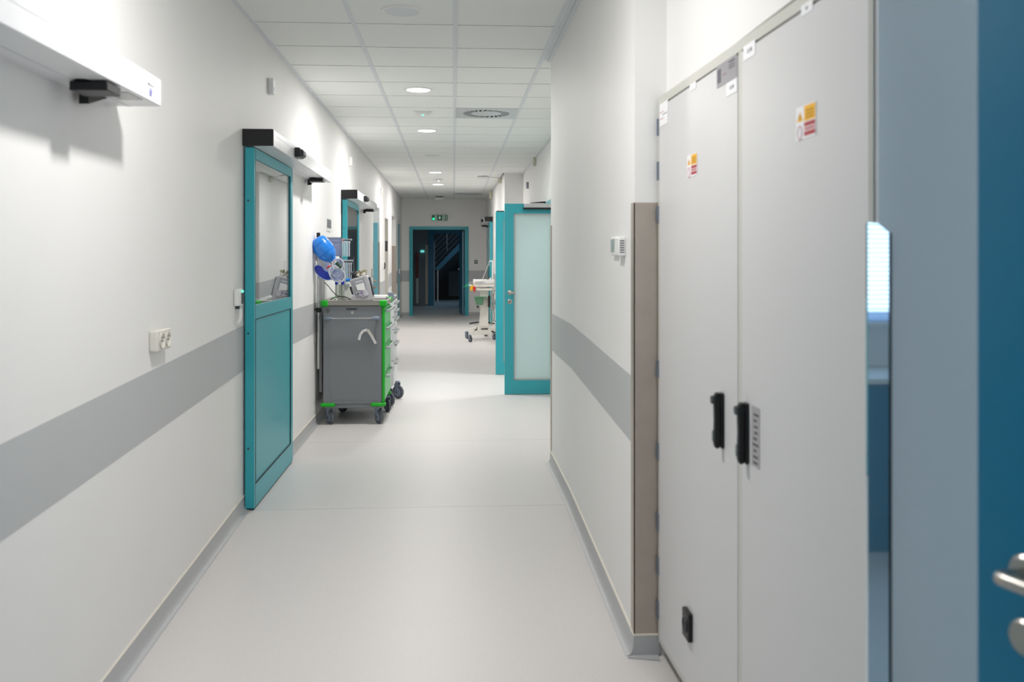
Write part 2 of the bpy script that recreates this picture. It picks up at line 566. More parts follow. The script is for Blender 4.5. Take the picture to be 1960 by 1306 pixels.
# behind the camera
mb = MB()
WX0, WX1, WZ0, WZ1 = .25, 3.45, 1.02, 2.42
wallbox(mb, XL - T, WX0, YB - 0.2, YB)
wallbox(mb, WX1, 3.9, YB - 0.2, YB)
wallbox(mb, WX0, WX1, YB - 0.2, YB, z1=WZ0)
wallbox(mb, WX0, WX1, YB - 0.2, YB, z0=WZ1)
wallbox(mb, 3.8, 3.9, YB, 1.8)
struct('wall_back', mb, 'wall', 'white wall with window behind the photographer', 'wall', smooth=False)

# ------------------------------------------------------------------ grey painted bands
def band(path_y0, path_y1, x, side, lo=0.79, hi=1.044):
    prof = [(x, lo), (x + side * 0.002, lo), (x + side * 0.002, hi), (x, hi)]
    return MB().sweep_y(prof, ypath(path_y0, path_y1))
mb = MB()
segs = [(YB, 13.70), (14.88, 16.0), (16.86, 17.8), (19.06, 19.72), (20.5, YE)]
for a, b in segs:
    q = band(a, b, XL, 1); mb.add(q.v, q.f)
struct('trim_2', mb, 'band', 'wide grey painted band along the left wall', 'wall band', smooth=False)
mb = band(3.42, 6.4, XR, -1)
q = band(6.4, DO0 - 0.1, XA, -1); mb.add(q.v, q.f)
q = band(DO1 + 0.1, 14.85, XA, -1); mb.add(q.v, q.f)
mb.prism([(0.824, 14.85, .79), (0.822, 14.85, .79), (0.7745, 18.35, .905), (0.787, 18.35, .905)], (0, 0, 0.254))
mb.box(0.824, XA, 14.848, 14.85, 0.79, 1.044)
struct('trim_3', mb, 'band', 'wide grey painted band along the right wall', 'wall band', smooth=False)
mb = MB()
mb.box(XL, EX0 - 0.08, YE - 0.002, YE, 0.905, 1.155)
mb.box(EX1 + 0.085, 0.78, YE - 0.002, YE, 0.905, 1.155)
struct('trim_4', mb, 'band', 'grey painted band on the far end wall', 'wall band', smooth=False)

# ------------------------------------------------------------------ skirting, coved vinyl with a cream sealant line
def skirt(mb, y0, y1, x, side, s2):
    # s2 is +1 when the room is at larger x
    R = 0.035
    prof = [(x, -0.01), (x + s2 * R, -0.01), (x + s2 * R, 0.0015), (x + s2 * 0.022, 0.004), (x + s2 * 0.012, 0.013), (x + s2 * 0.007, 0.03), (x + s2 * 0.006, 0.078), (x, 0.078)]
    mb.sweep_y(prof, ypath(y0, y1))
def seal(mb, y0, y1, x, s2):
    mb.sweep_y([(x, 0.078), (x + s2 * 0.0075, 0.078), (x + s2 * 0.0075, 0.083), (x, 0.084)], ypath(y0, y1))
lsegs = [(YB, 13.70), (14.88, 16.0), (16.86, 17.8), (19.06, 19.72), (20.5, YE)]
mb = MB(); ms = MB()
for a, b in lsegs:
    skirt(mb, a, b, XL, 0, 1); seal(ms, a, b, XL, 1)
sk = struct('baseboard_left', mb, 'skirt', 'grey coved vinyl skirting along the left wall', 'skirting')
obj('sealant_line', ms, 'sealant', sk)
mb = MB(); ms = MB()
for a, b, x in ((3.42, 6.4, XR), (6.4, DO0 - 0.1, XA), (DO1 + 0.1, 14.85, XA)):
    skirt(mb, a, b, x, 0, -1); seal(ms, a, b, x, -1)
# return face by the cabinets
z0 = fz(3.42)
mb.box(XR - 0.006, 0.772, 3.412, 3.42, z0 - 0.06, z0 + 0.078)
mb.prism([(XR - 0.03, 3.40, z0 - 0.05), (0.765, 3.37, z0 - 0.05), (0.765, 3.412, z0 - 0.05), (XR - 0.006, 3.412, z0 - 0.05)], (0, 0, 0.056))
ms.box(XR - 0.006, 0.772, 3.411, 3.42, z0 + 0.078, z0 + 0.084)
sk = struct('baseboard_right', mb, 'skirt', 'grey coved vinyl skirting along the right wall', 'skirting')
obj('sealant_line', ms, 'sealant', sk)
mb = MB()
mb.box(XL, EX0 - 0.08, YE - 0.008, YE, 0.11, 0.195)
mb.box(EX1 + 0.085, 0.78, YE - 0.008, YE, 0.11, 0.195)
struct('baseboard_far', mb, 'skirt', 'grey skirting on the far end wall', 'skirting')

# ------------------------------------------------------------------ steel corner guards
def guard(label, mb, m='steel', **k):
    return tag(obj('corner_guard', mb, m, **k), label, 'corner guard')
pT = 1.62
zb = fz(3.42) + 0.084
g1 = MB()
z_top = CAM_Z + (496 - 388) / FPX * 3.459
g1.box(XR - 0.004, XR + 0.088, 3.4165, 3.42, zb, z_top)
g1.box(XR - 0.004, XR, 3.4165, 3.475, zb, z_top)
guard('tall brushed steel guard on the wall corner beside the grey cabinets', g1)
g1 = MB()
g1.box(XR - 0.004, XR, 6.34, 6.402, 0.085, z_top + .02)
g1.box(XR - 0.004, XR + 0.06, 6.40, 6.404, 0.085, z_top + .02)
guard('thin steel guard on the far corner of the projecting right wall', g1)
for (yy, lab) in ((14.88, 'dark steel guard on the recess corner behind the light teal door'), (19.06, 'broad dark steel guard on the recess corner nearest the far wall')):
    g1 = MB().box(XL - T, XL + 0.003, yy - 0.004, yy + 0.0, fz(yy) + 0.0, 1.69)
    guard(lab, g1, 'steel')
g1 = MB().box(XL - 0.02, XL + 0.003, 13.66, 13.703, 0.085, 1.69)
guard('narrow steel guard on the near edge of the light teal doorway', g1)

# ------------------------------------------------------------------ sliding doors with automatic operators on the walls
def sliding_door(name, x, y0, sgn, base, label, door_w=1.26):
    """sgn +1: door on the left wall facing +x; -1: on the right wall facing -x. y0 is the start nearest the photographer"""
    r = thing(name, label, 'sliding door', (x, y0, base), kind='structure', group='teal sliding doors with white operators')
    X = lambda d: x + sgn * d
    def bx(a, b, c, d, e, f): return MB().box(X(a), X(b), y0 + c, y0 + d, base + e, base + f)
    leaf = bx(.012, .063, .015, .05, .012, 2.05)
    for q in (bx(.012, .063, door_w - .075, door_w, .012, 2.05), bx(.012, .063, .05, door_w - .075, 1.99, 2.05),
              bx(.012, .063, .05, door_w - .075, 1.08, 1.158), bx(.012, .058, .05, door_w - .075, .14, 1.08),
              bx(.012, .063, .05, door_w - .075, .012, .14)):
        leaf.add(q.v, q.f)
    lf = obj('door_leaf', leaf, 'teal', r)
    sm = bx(.060, .0636, .044, .050, .012, 2.05)
    for q in (bx(.057, .0636, .053, .060, .145, 1.075), bx(.057, .0636, door_w - .082, door_w - .075, .145, 1.075),
              bx(.057, .0636, .053, door_w - .078, .14, .147), bx(.057, .0636, .053, door_w - .078, 1.075, 1.08),
              bx(.02, .058, .03, door_w, .001, .012)):
        sm.add(q.v, q.f)
    obj('panel_seam', sm, 'seam', lf)
    obj('glass_pane', bx(.050, .054, .05, door_w - .17, 1.158, 1.99), 'mirror_glass', lf)
    obj('dark_glass_edge', bx(.050, .0545, door_w - .17, door_w - .075, 1.158, 1.99), 'dark_glass', lf)
    sc_ = MB()
    for zz in (.35, 1.0, 1.75):
        sc_.cyl((X(.03), y0 + .0135, base + zz), (X(.03), y0 + .0155, base + zz), .006, seg=10)
    obj('screw', sc_, 'darkgrey', lf)
    # operator cover: slightly sloped front
    prof = [(0, 2.058), (.167, 2.058), (.17, 2.061), (.17, 2.149), (.166, 2.153), (0, 2.153)]
    cov = MB().prism([(X(a), y0 + .012, base + b) for a, b in prof], (0, 2.49, 0))
    cv = obj('operator_cover', cov, 'whitemetal', r)
    gr = bx(.1695, .1708, .012, 2.5, 2.122, 2.1245)
    gq = bx(.06, .064, .012, 2.5, 2.0565, 2.0585); gr.add(gq.v, gq.f)
    obj('cover_groove', gr, 'grid', cv)
    cap = MB().prism([(X(a * 1.012), y0, base + b) for a, b in prof], (0, .014, 0))
    obj('end_cap', cap, 'black', r)
    # front motion sensor
    se = bx(.17, .205, .70, .86, 2.075, 2.135)
    s1 = obj('motion_sensor', se, 'black', r, bevel=.006)
    sl = bx(.172, .222, .735, .855, 2.080, 2.128)
    obj('sensor_lens', sl, 'darkgrey', s1, bevel=.014, seg=3)
    # lower safety sensor with its bracket
    s3 = bx(.055, .165, 2.02, 2.13, 2.026, 2.054)
    s2_ = obj('safety_sensor', s3, 'black', r, bevel=.003)
    kb = MB().cyl((X(.09), y0 + 2.03, base + 2.054), (X(.09), y0 + 2.03, base + 2.066), .022, seg=14)
    obj('sensor_knob', kb, 'black', s2_)
    br = MB().prism([(X(.02), y0 + 2.18, base + 2.058), (X(.02), y0 + 2.34, base + 2.058), (X(.02), y0 + 2.18, base + 2.012)], (sgn * .03, 0, 0))
    obj('rail_bracket', br, 'black', r)
    pl = bx(.08, .155, 2.22, 2.36, 2.056, 2.059)
    obj('cover_plate', pl, 'alu', r)
    lg = MB().cyl((X(.1702), y0 + 2.395, base + 2.088), (X(.1712), y0 + 2.395, base + 2.088), .0135, seg=24)
    l1 = obj('logo_disc', lg, 'violet', r)
    lw = MB().torus((X(.1714), y0 + 2.395, base + 2.088), (1, 0, 0), .009, .0012, seg=20)
    obj('logo_ring', lw, 'white', l1)
    lt = bx(.1702, .1710, 2.365, 2.385, 2.110, 2.115)
    lq = bx(.1702, .1710, 2.389, 2.42, 2.110, 2.1125); lt.add(lq.v, lq.f)
    obj('logo_text', lt, 'ink', r)
    return r
sliding_door('door_1', XL, 5.255, 1, 0.0, 'teal sliding door with large window in front of the green cart')
sliding_door('door_2', XL, 9.80, 1, 0.0, 'teal sliding door behind the medical cart and blue resuscitator bag')
sliding_door('door_3', XL, 0.765, 1, -0.108, 'white door operator box at the upper left beside the photographer')
sliding_door('door_4', 0.79, 18.38, -1, 0.115, 'small distant sliding door on the right wall near the far wall', door_w=1.2)

# ------------------------------------------------------------------ open double door on the right
def hinged_leaf(root_name, label, x0, x1, y, th, face, frame_w=0.095, knob=True, top=2.0, mat_frame='teal'):
    """leaf standing across the corridor at y, free edge at x0, hinge at x1"""
    r = thing(root_name, label, 'door', ((x1, y, 0)), kind='structure', group='open teal doors with frosted glass')
    fr = MB()
    fr.box(x0, x0 + frame_w, y, y + th, .006, top)
    fr.box(x1 - frame_w, x1, y, y + th, .006, top)
    fr.box(x0 + frame_w, x1 - frame_w, y, y + th, top - .104, top)
    fr.box(x0 + frame_w, x1 - frame_w, y, y + th, .006, .15)
    f = obj('door_frame', fr, mat_frame, r)
    gb = MB()
    gz0, gz1, gx0, gx1 = .15, top - .104, x0 + frame_w, x1 - frame_w
    for q in ((gx0, gx0 + .01, gz0, gz1), (gx1 - .01, gx1, gz0, gz1), (gx0, gx1, gz0, gz0 + .01), (gx0, gx1, gz1 - .01, gz1)):
        gb.box(q[0], q[1], y + .004, y + th - .004, q[2], q[3])
    obj('glazing_bead', gb, 'alu', f)
    obj('frosted_pane', MB().box(gx0 + .01, gx1 - .01, y + .012, y + th - .012, gz0 + .01, gz1 - .01), 'frost', r)
    return r, f
def lever_set(parent, cx, y, z, dirx, zl=None, m='satin', s=1.0, ln=.12):
    """lever handle on a face looking toward -y"""
    h = MB()
    h.lathe((cx, y, z), (0, -1, 0), [(0, 0), (.026 * s, 0), (.026 * s, .006), (.022 * s, .009), (0, .009)], seg=24)
    h.cyl((cx, y - .008, z), (cx, y - .05, z), .010, seg=14)
    h.tube([(cx, y - .045, z), (cx, y - .055, z), (cx + dirx * .012, y - .058, z), (cx + dirx * ln, y - .055, z)], .010 if ln > .1 else .015, seg=12, smooth=1)
    obj('door_handle', h, m, parent)
    k = MB()
    k.lathe((cx, y, (zl or z - .105)), (0, -1, 0), [(0, 0), (.026 * s, 0), (.026 * s, .006), (.022 * s, .009), (0, .009)], seg=24)
    k2 = obj('key_rosette', k, m, parent)
    kk = MB().box(cx - .003, cx + .003, y - .0105, y - .009, (zl or z - .105) - .012, (zl or z - .105) + .010)
    obj('keyhole', kk, 'black', k2)

d5, f5 = hinged_leaf('door_5', 'open teal door with frosted glass pane, nearer of the pair', .534, XA + .01, 9.60, .045, -1)
lever_set(d5, .588, 9.60, 1.068, 1, .975, ln=.05)
cl = MB().box(.735, XA, 9.515, 9.60, 1.955, 1.995)
c1 = obj('door_closer', cl, 'silver', d5, bevel=.004)
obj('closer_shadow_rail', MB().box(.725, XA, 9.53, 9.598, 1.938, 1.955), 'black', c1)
obj('closer_arm', MB().prism([(.80, 9.55, 2.004), (.96, 9.55, 2.004), (.96, 9.55, 2.02), (.955, 9.55, 2.022), (.80, 9.55, 2.008)], (0, .03, 0)), 'black', c1)
d6, f6 = hinged_leaf('door_6', 'second open teal door, edge seen behind the frosted glass door', .517, XA + .01, 11.26, .045, -1)
obj('floor_gap', MB().box(.55, .9, 11.27, 11.29, .001, .006), 'seam', d6)
obj('top_pivot', MB().box(.525, .62, 11.262, 11.30, 2.0, 2.012), 'black', d6)
# door frame lining the opening
fr = MB()
fr.box(XA - .012, XA + .16, DO0 - .05, DO0, 0, DOZ + .05)
fr.box(XA - .012, XA + .16, DO1, DO1 + .05, 0, DOZ + .05)
fr.box(XA - .012, XA + .16, DO0, DO1, DOZ, DOZ + .05)
struct('door_7', fr, 'teal', 'teal frame around the double doorway in the right wall', 'door frame')

# ------------------------------------------------------------------ light teal door in the left recess, other recess backs
r = thing('door_8', 'pale blue-teal door standing open in the left recess', 'door', (XL - .02, 14.80, 0), kind='structure')
obj('door_panel', MB().box(XL - .9, XL - .022, 14.80, 14.84, .006, 2.0), mat('pale_teal_coat', rgb(120, 190, 205), .35), r)
lever_set(r, XL - .065, 14.80, 1.07, -1, .97)
r = thing('door_9', 'beige-grey flush door in the second left recess', 'door', (XL - .1, 16.86, 0.06), kind='structure')
obj('door_panel', MB().box(XL - .12, XL - .004, 16.83, 16.858, .09, 2.14), mat('beige_door', rgb(196, 192, 184), .5), r)
obj('door_notice', MB().box(XL - .055, XL - .012, 16.826, 16.83, 1.56, 1.75), 'darkgrey', r)
r = thing('door_10', 'grey-teal door edge in the last left recess', 'door', (XL - .1, 20.5, 0.115), kind='structure')
obj('door_panel', MB().box(XL - .13, XL - .004, 20.46, 20.498, .118, 2.2), mat('grey_teal_coat', rgb(120, 160, 170), .45), r)
obj('door_handle', MB().box(XL - .02, XL + .01, 20.40, 20.46, 1.10, 1.20), 'white', r)

# ------------------------------------------------------------------ far doorway: teal frame, open leaf
fr = MB()
fr.box(EX0 - .08, EX0, YE - .02, YE + .17, fz(YE), EZ + .07)
fr.box(EX1, EX1 + .085, YE - .02, YE + .17, fz(YE), EZ + .07)
fr.box(EX0, EX1, YE - .02, YE + .17, EZ, EZ + .07)
dr = thing('door_11', 'teal doorway with open door in the far end wall', 'door', ((EX0 + EX1) / 2, YE, fz(YE)), kind='structure')
obj('door_frame', fr, 'teal', dr)
R = Matrix.Rotation(math.radians(3.5), 3, 'Z')
c0 = Vector((.192, 21.95, 1.10))
lf = obj('door_leaf', MB().obox(c0, .045, 1.08, 1.95, R), 'teal_shaded', dr)
obj('leaf_edge', MB().obox(Vector((.218, 21.405, 1.10)), .010, .006, 1.95, R), 'steel', lf)
hd = MB().cyl((.175, 22.38, 1.17), (.12, 22.38, 1.17), .01, seg=10)
hd.cyl((.12, 22.38, 1.17), (.12, 22.27, 1.17), .009, seg=10)
hd.cyl((.175, 22.38, 1.06), (.165, 22.38, 1.06), .02, seg=14)
obj('door_handle', hd, 'silver', lf)

# lobby beyond
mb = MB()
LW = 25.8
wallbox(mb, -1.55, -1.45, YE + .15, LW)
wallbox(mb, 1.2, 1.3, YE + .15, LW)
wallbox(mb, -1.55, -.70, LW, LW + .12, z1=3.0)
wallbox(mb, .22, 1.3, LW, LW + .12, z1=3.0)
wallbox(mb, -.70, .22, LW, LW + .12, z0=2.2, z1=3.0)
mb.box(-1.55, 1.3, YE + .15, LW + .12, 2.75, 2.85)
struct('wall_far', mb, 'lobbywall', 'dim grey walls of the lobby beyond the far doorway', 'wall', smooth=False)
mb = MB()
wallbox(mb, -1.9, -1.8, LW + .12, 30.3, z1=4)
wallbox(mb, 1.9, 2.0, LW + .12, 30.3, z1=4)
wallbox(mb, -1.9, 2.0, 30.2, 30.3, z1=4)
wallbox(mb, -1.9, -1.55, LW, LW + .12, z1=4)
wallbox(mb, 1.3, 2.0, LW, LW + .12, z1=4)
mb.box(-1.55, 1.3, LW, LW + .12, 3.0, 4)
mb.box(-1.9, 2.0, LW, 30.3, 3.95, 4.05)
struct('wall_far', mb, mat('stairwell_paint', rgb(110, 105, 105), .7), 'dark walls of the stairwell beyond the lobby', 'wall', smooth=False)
z = fz(LW)
fr = MB()
fr.box(-.70, -.55, LW - .02, LW + .14, z, 2.24)
fr.box(.17, .26, LW - .02, LW + .14, z, 2.24)
fr.box(-.55, .17, LW - .02, LW + .14, 2.13, 2.24)
struct('door_12', fr, 'teal_shaded', 'teal inner door frame with shade in its colour between lobby and stairwell', 'door frame')
g1 = MB().box(-.785, -.71, LW - .03, LW, .16, 1.82)
guard('pale vertical wall guard beside the inner stairwell door frame', g1, mat('pale_guard', rgb(225, 210, 190), .5))
g1 = MB().box(-1.10, -1.05, 22.4, 22.45, .12, 1.62)
guard('pale slim wall guard just inside the far doorway', MB().box(-1.05, -1.01, 22.6, 22.7, .12, 1.62), mat('pale_guard2', rgb(205, 190, 170), .5))
p0, p1 = onY(796, 484, LW - .12), onY(800.8, 532, LW - .12)
tag(obj('fire_cabinet', MB().box(p0.x, p1.x, LW - .12, LW, p1.z, p0.z), 'darkred'), 'dark red narrow cabinet on the lobby wall', 'cabinet')
p0, p1 = onY(796.5, 533, LW - .1), onY(800.8, 581, LW - .1)
tag(obj('wall_panel', MB().box(p0.x, p1.x, LW - .1, LW, max(p1.z, .12), p0.z), 'offwhite'), 'pale narrow panel below the dark red cabinet', 'panel')
p0, p1 = onY(804.8, 479.2, LW - .03), onY(812, 483.2, LW - .03)
tag(obj('lit_sign', MB().box(p0.x, p1.x, LW - .03, LW, p1.z, p0.z), 'cyan_sign'), 'small glowing cyan sign on the lobby wall', 'sign')
p0 = onY(809.5, 508.5, LW - .03)
tag(obj('wall_switch', MB().box(p0.x - .03, p0.x + .03, LW - .02, LW, p0.z - .03, p0.z + .03), 'lobbywall', bevel=.004), 'faint grey switch under the cyan sign in the lobby', 'switch')
# stair flight, stringer and rails
YS = 28.3
st = thing('staircase', 'dark staircase with diagonal stringer seen through the far doorways', 'staircase', (-.3, YS, z))
a0, a1 = onY(830, 517, YS), onY(900, 444, YS)
a2, a3 = onY(841, 517, YS), onY(900, 458, YS)
obj('stringer', MB().prism([(a0.x, YS, a0.z), (a1.x, YS, a1.z), (a3.x, YS, a3.z), (a2.x, YS, a2.z)], (0, .06, 0)), mat('stringer_blue', rgb(120, 170, 190), .5), st)
stp = MB()
dx = (a1.x - a0.x) / 9; dz = (a1.z - a0.z) / 9
for i in range(9):
    stp.box(a0.x + dx * i, a0.x + dx * (i + 1), YS + .06, YS + 1.1, a0.z + dz * i - .05, a0.z + dz * (i + .5))
obj('step', stp, 'darkgrey', st)
rl = MB()
for k in range(5):
    off = .14 + .17 * k
    rl.tube([(a0.x, YS + .03, a0.z + off), (a1.x, YS + .03, a1.z + off)], .011, seg=8)
obj('rail', rl, 'silver', st)
ps = MB()
for px_ in (831, 838):
    q = onY(px_, 517, YS)
    ps.box(q.x - .018, q.x + .018, YS, YS + .036, z, q.z + (0.02 if px_ > 832 else .85))
q = onY(855.5, 480, YS); ps.box(q.x - .012, q.x + .012, YS + .02, YS + .04, q.z, q.z + .7)
obj('post', ps, 'silver', st)
q0, q1 = onY(859, 518, 29.6), onY(880, 563, 29.6)
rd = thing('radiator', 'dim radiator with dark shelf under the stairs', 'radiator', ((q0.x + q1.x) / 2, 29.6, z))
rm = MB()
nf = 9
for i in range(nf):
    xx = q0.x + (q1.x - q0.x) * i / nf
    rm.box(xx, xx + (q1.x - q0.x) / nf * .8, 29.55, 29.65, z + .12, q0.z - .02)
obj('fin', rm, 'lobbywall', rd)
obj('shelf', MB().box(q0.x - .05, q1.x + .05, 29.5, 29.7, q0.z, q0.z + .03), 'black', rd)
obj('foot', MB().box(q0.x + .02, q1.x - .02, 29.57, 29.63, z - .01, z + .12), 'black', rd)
struct('trim_5', MB().box(-.6, .9, 27.2, 27.26, z, z + .02), 'grid', 'pale threshold strip on the stairwell floor', 'threshold', smooth=False)

# ------------------------------------------------------------------ ceiling fittings
def downlight(lit, name='ceiling_downlight'):
    r = thing(name, 'x', 'ceiling light', (LIGHT_X, 0, CEIL))
    rim = MB().lathe((LIGHT_X, 0, CEIL), (0, 0, -1), [(.096, -.006), (.116, -.006), (.117, .002), (.113, .007), (.100, .008), (.096, .006), (.096, -.006)], seg=48)
    obj('rim', rim, 'white', r)
    ln = MB().lathe((LIGHT_X, 0, CEIL), (0, 0, -1), [(.001, -.012 if lit else .0), (.098, -.012 if lit else -.0)], seg=40)
    ln = MB().cyl((LIGHT_X, 0, CEIL - (.004)), (LIGHT_X, 0, CEIL - .0055), .0975, seg=40)
    obj('diffuser', ln, 'lens_on' if lit else 'lens_off', r)
    return r
dl = downlight(True); dl.location = (LIGHT_X, ON_Y[1], CEIL)
names = {2.77: 'lit round downlight just overhead of the photographer',
         7.57: 'largest lit round ceiling light, ahead of the square air vent',
         9.97: 'lit round ceiling light just beyond the square air vent', 14.77: 'lit round ceiling light before the small far ceiling sensor',
         17.17: 'most distant lit round ceiling light'}
dl['label'] = names[7.57]; dl['group'] = 'round ceiling downlights'
for y in ON_Y:
    if y != 7.57: dup(dl, (LIGHT_X, y, CEIL), names[y], 'round ceiling downlights')
du = downlight(False); du.location = (LIGHT_X, 5.17, CEIL)
du['label'] = 'unlit grey round ceiling light at the top of the picture'; du['group'] = 'round ceiling downlights'
dup(du, (LIGHT_X, 12.37, CEIL), 'unlit round ceiling light halfway down the corridor', 'round ceiling downlights')
dup(du, (LIGHT_X, 19.57, CEIL), 'unlit round ceiling light nearest the far wall', 'round ceiling downlights')

def vent(vx, vy, label):
    r = thing('air_vent', label, 'air vent', (vx, vy, CEIL), group='square swirl air vents')
    z0 = CEIL - .004
    # plate with a ring of slots: built as wedges around the centre
    N = 26
    pl = MB()
    h = .292
    ri, ro = .142, .222
    pl.cyl((vx, vy, z0), (vx, vy, z0 + .004), ri, seg=64)
    def sqp(a, R_):
        c, s = math.cos(a), math.sin(a); k = h / max(abs(c), abs(s)); return Vector((vx + c * k, vy + s * k, z0))
    for i in range(64):
        a, b = 2 * PI * i / 64 + PI / 4, 2 * PI * (i + 1) / 64 + PI / 4
        pa = Vector((vx + ro * math.cos(a), vy + ro * math.sin(a), z0)); pb = Vector((vx + ro * math.cos(b), vy + ro * math.sin(b), z0))
        pl.add([pa, pb, sqp(b, 1), sqp(a, 1)], [(0, 1, 2, 3)])
    for i in range(N):
        a = 2 * PI * i / N; w_ = 2 * PI / N * .42
        tw = .16
        q = [Vector((vx + ri * math.cos(a), vy + ri * math.sin(a), z0)), Vector((vx + ro * math.cos(a + tw), vy + ro * math.sin(a + tw), z0)),
             Vector((vx + ro * math.cos(a + tw + w_), vy + ro * math.sin(a + tw + w_), z0)), Vector((vx + ri * math.cos(a + w_), vy + ri * math.sin(a + w_), z0))]
        pl.add(q + [p + Vector((0, 0, .0012)) for p in q], [(0, 1, 2, 3), (0, 4, 5, 1), (2, 6, 7, 3), (4, 5, 6, 7)])
    obj('face_plate', pl, mat('vent_metal', rgb(206, 212, 214), .35, metal=.3), r, smooth=False)
    obj('dark_duct', MB().box(vx - .29, vx + .29, vy - .29, vy + .29, CEIL + .003, CEIL + .006), 'black', r, smooth=False)
    fm = MB()
    for s_ in (-1, 1):
        fm.box(vx - .296, vx + .296, vy + s_ * .294 - .003, vy + s_ * .294 + .003, CEIL - .005, CEIL + .012)
        fm.box(vx + s_ * .294 - .003, vx + s_ * .294 + .003, vy - .296, vy + .296, CEIL - .005, CEIL + .012)
    obj('frame', fm, 'grid', r, smooth=False)
vent(*VENTS[0], 'square air vent with radial slots in the ceiling, nearer one')
vent(*VENTS[1], 'square air vent with radial slots nearest the far wall')

def ceil_sensor(x, y, label, led=True):
    r = thing('ceiling_sensor', label, 'sensor', (x, y, CEIL), group='emergency light sensors on the ceiling')
    b = MB().box(x - .062, x + .062, y - .05, y + .05, CEIL - .03, CEIL)
    obj('housing', b, 'white', r, bevel=.008)
    obj('flange', MB().box(x - .085, x + .085, y - .06, y + .06, CEIL - .004, CEIL), 'white', r, bevel=.002)
    obj('indicator', MB().ellip((x, y - .02, CEIL - .033), .009, .009, .007, seg=12, rings=8), 'led_green' if led else 'lens_on', r)
ceil_sensor(LIGHT_X, 8.72, 'small white ceiling unit with a green light between the two near lamps')
ceil_sensor(LIGHT_X + .03, 16.05, 'tiny white ceiling unit with white dot between the two distant lamps', led=False)
r = thing('ceiling_box', 'white box with dark top hanging under the ceiling at the far wall', 'ceiling unit', (-.31, 20.5, CEIL))
obj('housing', MB().box(-.41, -.22, 20.42, 20.62, CEIL - .07, CEIL - .02), 'white', r, bevel=.012)
obj('mount', MB().box(-.39, -.24, 20.44, 20.60, CEIL - .022, CEIL), 'darkgrey', r)
r = thing('access_point', 'flat white disc unit with thin cable under the right ceiling tiles', 'wireless unit', (.50, 15.45, CEIL))
obj('housing', MB().lathe((.50, 15.45, CEIL), (0, 0, -1), [(.0, .0), (.085, .0), (.096, .012), (.098, .03), (.085, .042), (.0, .044)], seg=32), 'white', r)
obj('mount_ring', MB().cyl((.50, 15.45, CEIL), (.50, 15.45, CEIL - .012), .092, seg=32), 'darkgrey', r)
obj('cable', MB().tube([(.59, 15.45, CEIL - .01), (.68, 15.5, CEIL - .018), (.78, 15.6, CEIL - .02), (.81, 15.62, CEIL - .03)], .005, seg=6, smooth=2), 'offwhite', r)

# wall sensors on the left wall and elsewhere
def wall_sensor(loc, sgn, label, m='white', sz=(.035, .07, .10), nm='wall_sensor', cat='sensor', group=None):
    x, y, z = loc
    r = thing(nm, label, cat, loc, group=group)
    obj('housing', MB().box(x, x + sgn * sz[0], y - sz[1] / 2, y + sz[1] / 2, z - sz[2] / 2, z + sz[2] / 2), m, r, bevel=.006)
    obj('lens', MB().box(x + sgn * sz[0], x + sgn * (sz[0] + .002), y - sz[1] * .25, y + sz[1] * .25, z - sz[2] * .35, z - sz[2] * .05), 'grid', r)
    return r
gW = 'small white sensors high on the corridor walls'
ws = wall_sensor((XL, 6.0, CAM_Z + 1.11), 1, 'small white box high on left wall near the ceiling corner', group=gW)
dup(ws, (XL, 10.55, CAM_Z + 1.11), 'small white box on left wall above the distant sliding door', gW)
dup(ws, (XL, 15.1, CAM_Z + 1.11), 'farthest small white box high on the left wall', gW)
wall_sensor((XA, 13.8, CAM_Z + 1.11), -1, 'small grey box high on the right wall above the frosted glass door', 'monitor2', group=gW)
tag(obj('junction_box', MB().box(XA - .04, XA, 12.5, 12.6, CEIL - .11, CEIL - .002), 'yellowed', bevel=.004), 'pale yellowed box at ceiling edge above the frosted glass door', 'junction box')
tag(obj('junction_box', MB().box(.76, .812, 15.58, 15.68, CEIL - .10, CEIL - .01), 'yellowed', bevel=.004), 'pale yellowed box where the white disc unit cable meets the wall', 'junction box')
tag(obj('junction_box', MB().box(.72, .775, 18.6, 18.72, CEIL - .16, CEIL - .002), 'yellowed', bevel=.004), 'pale yellowed box above the distant right sliding door', 'junction box')

# exit sign over the far doorway
sx0, sx1 = onY(827, 412, YE - .03), onY(856, 421.8, YE - .03)
r = thing('exit_sign', 'green exit sign with arrow above the far doorway', 'sign', ((sx0.x + sx1.x) / 2, YE - .02, sx1.z))
obj('sign_board', MB().box(sx0.x, sx1.x, YE - .03, YE, sx1.z, sx0.z), 'sign_green', r)
W_ = sx1.x - sx0.x; zc = (sx0.z + sx1.z) / 2; H_ = sx0.z - sx1.z
ys = YE - .032
def S(u, v): return (sx0.x + W_ * u, ys, sx1.z + H_ * v)
ic = MB()
# arrow
ic.prism([S(.47, .85), S(.53, .85), S(.53, .55), S(.60, .55), S(.50, .15), S(.40, .55), S(.47, .55)], (0, .002, 0))
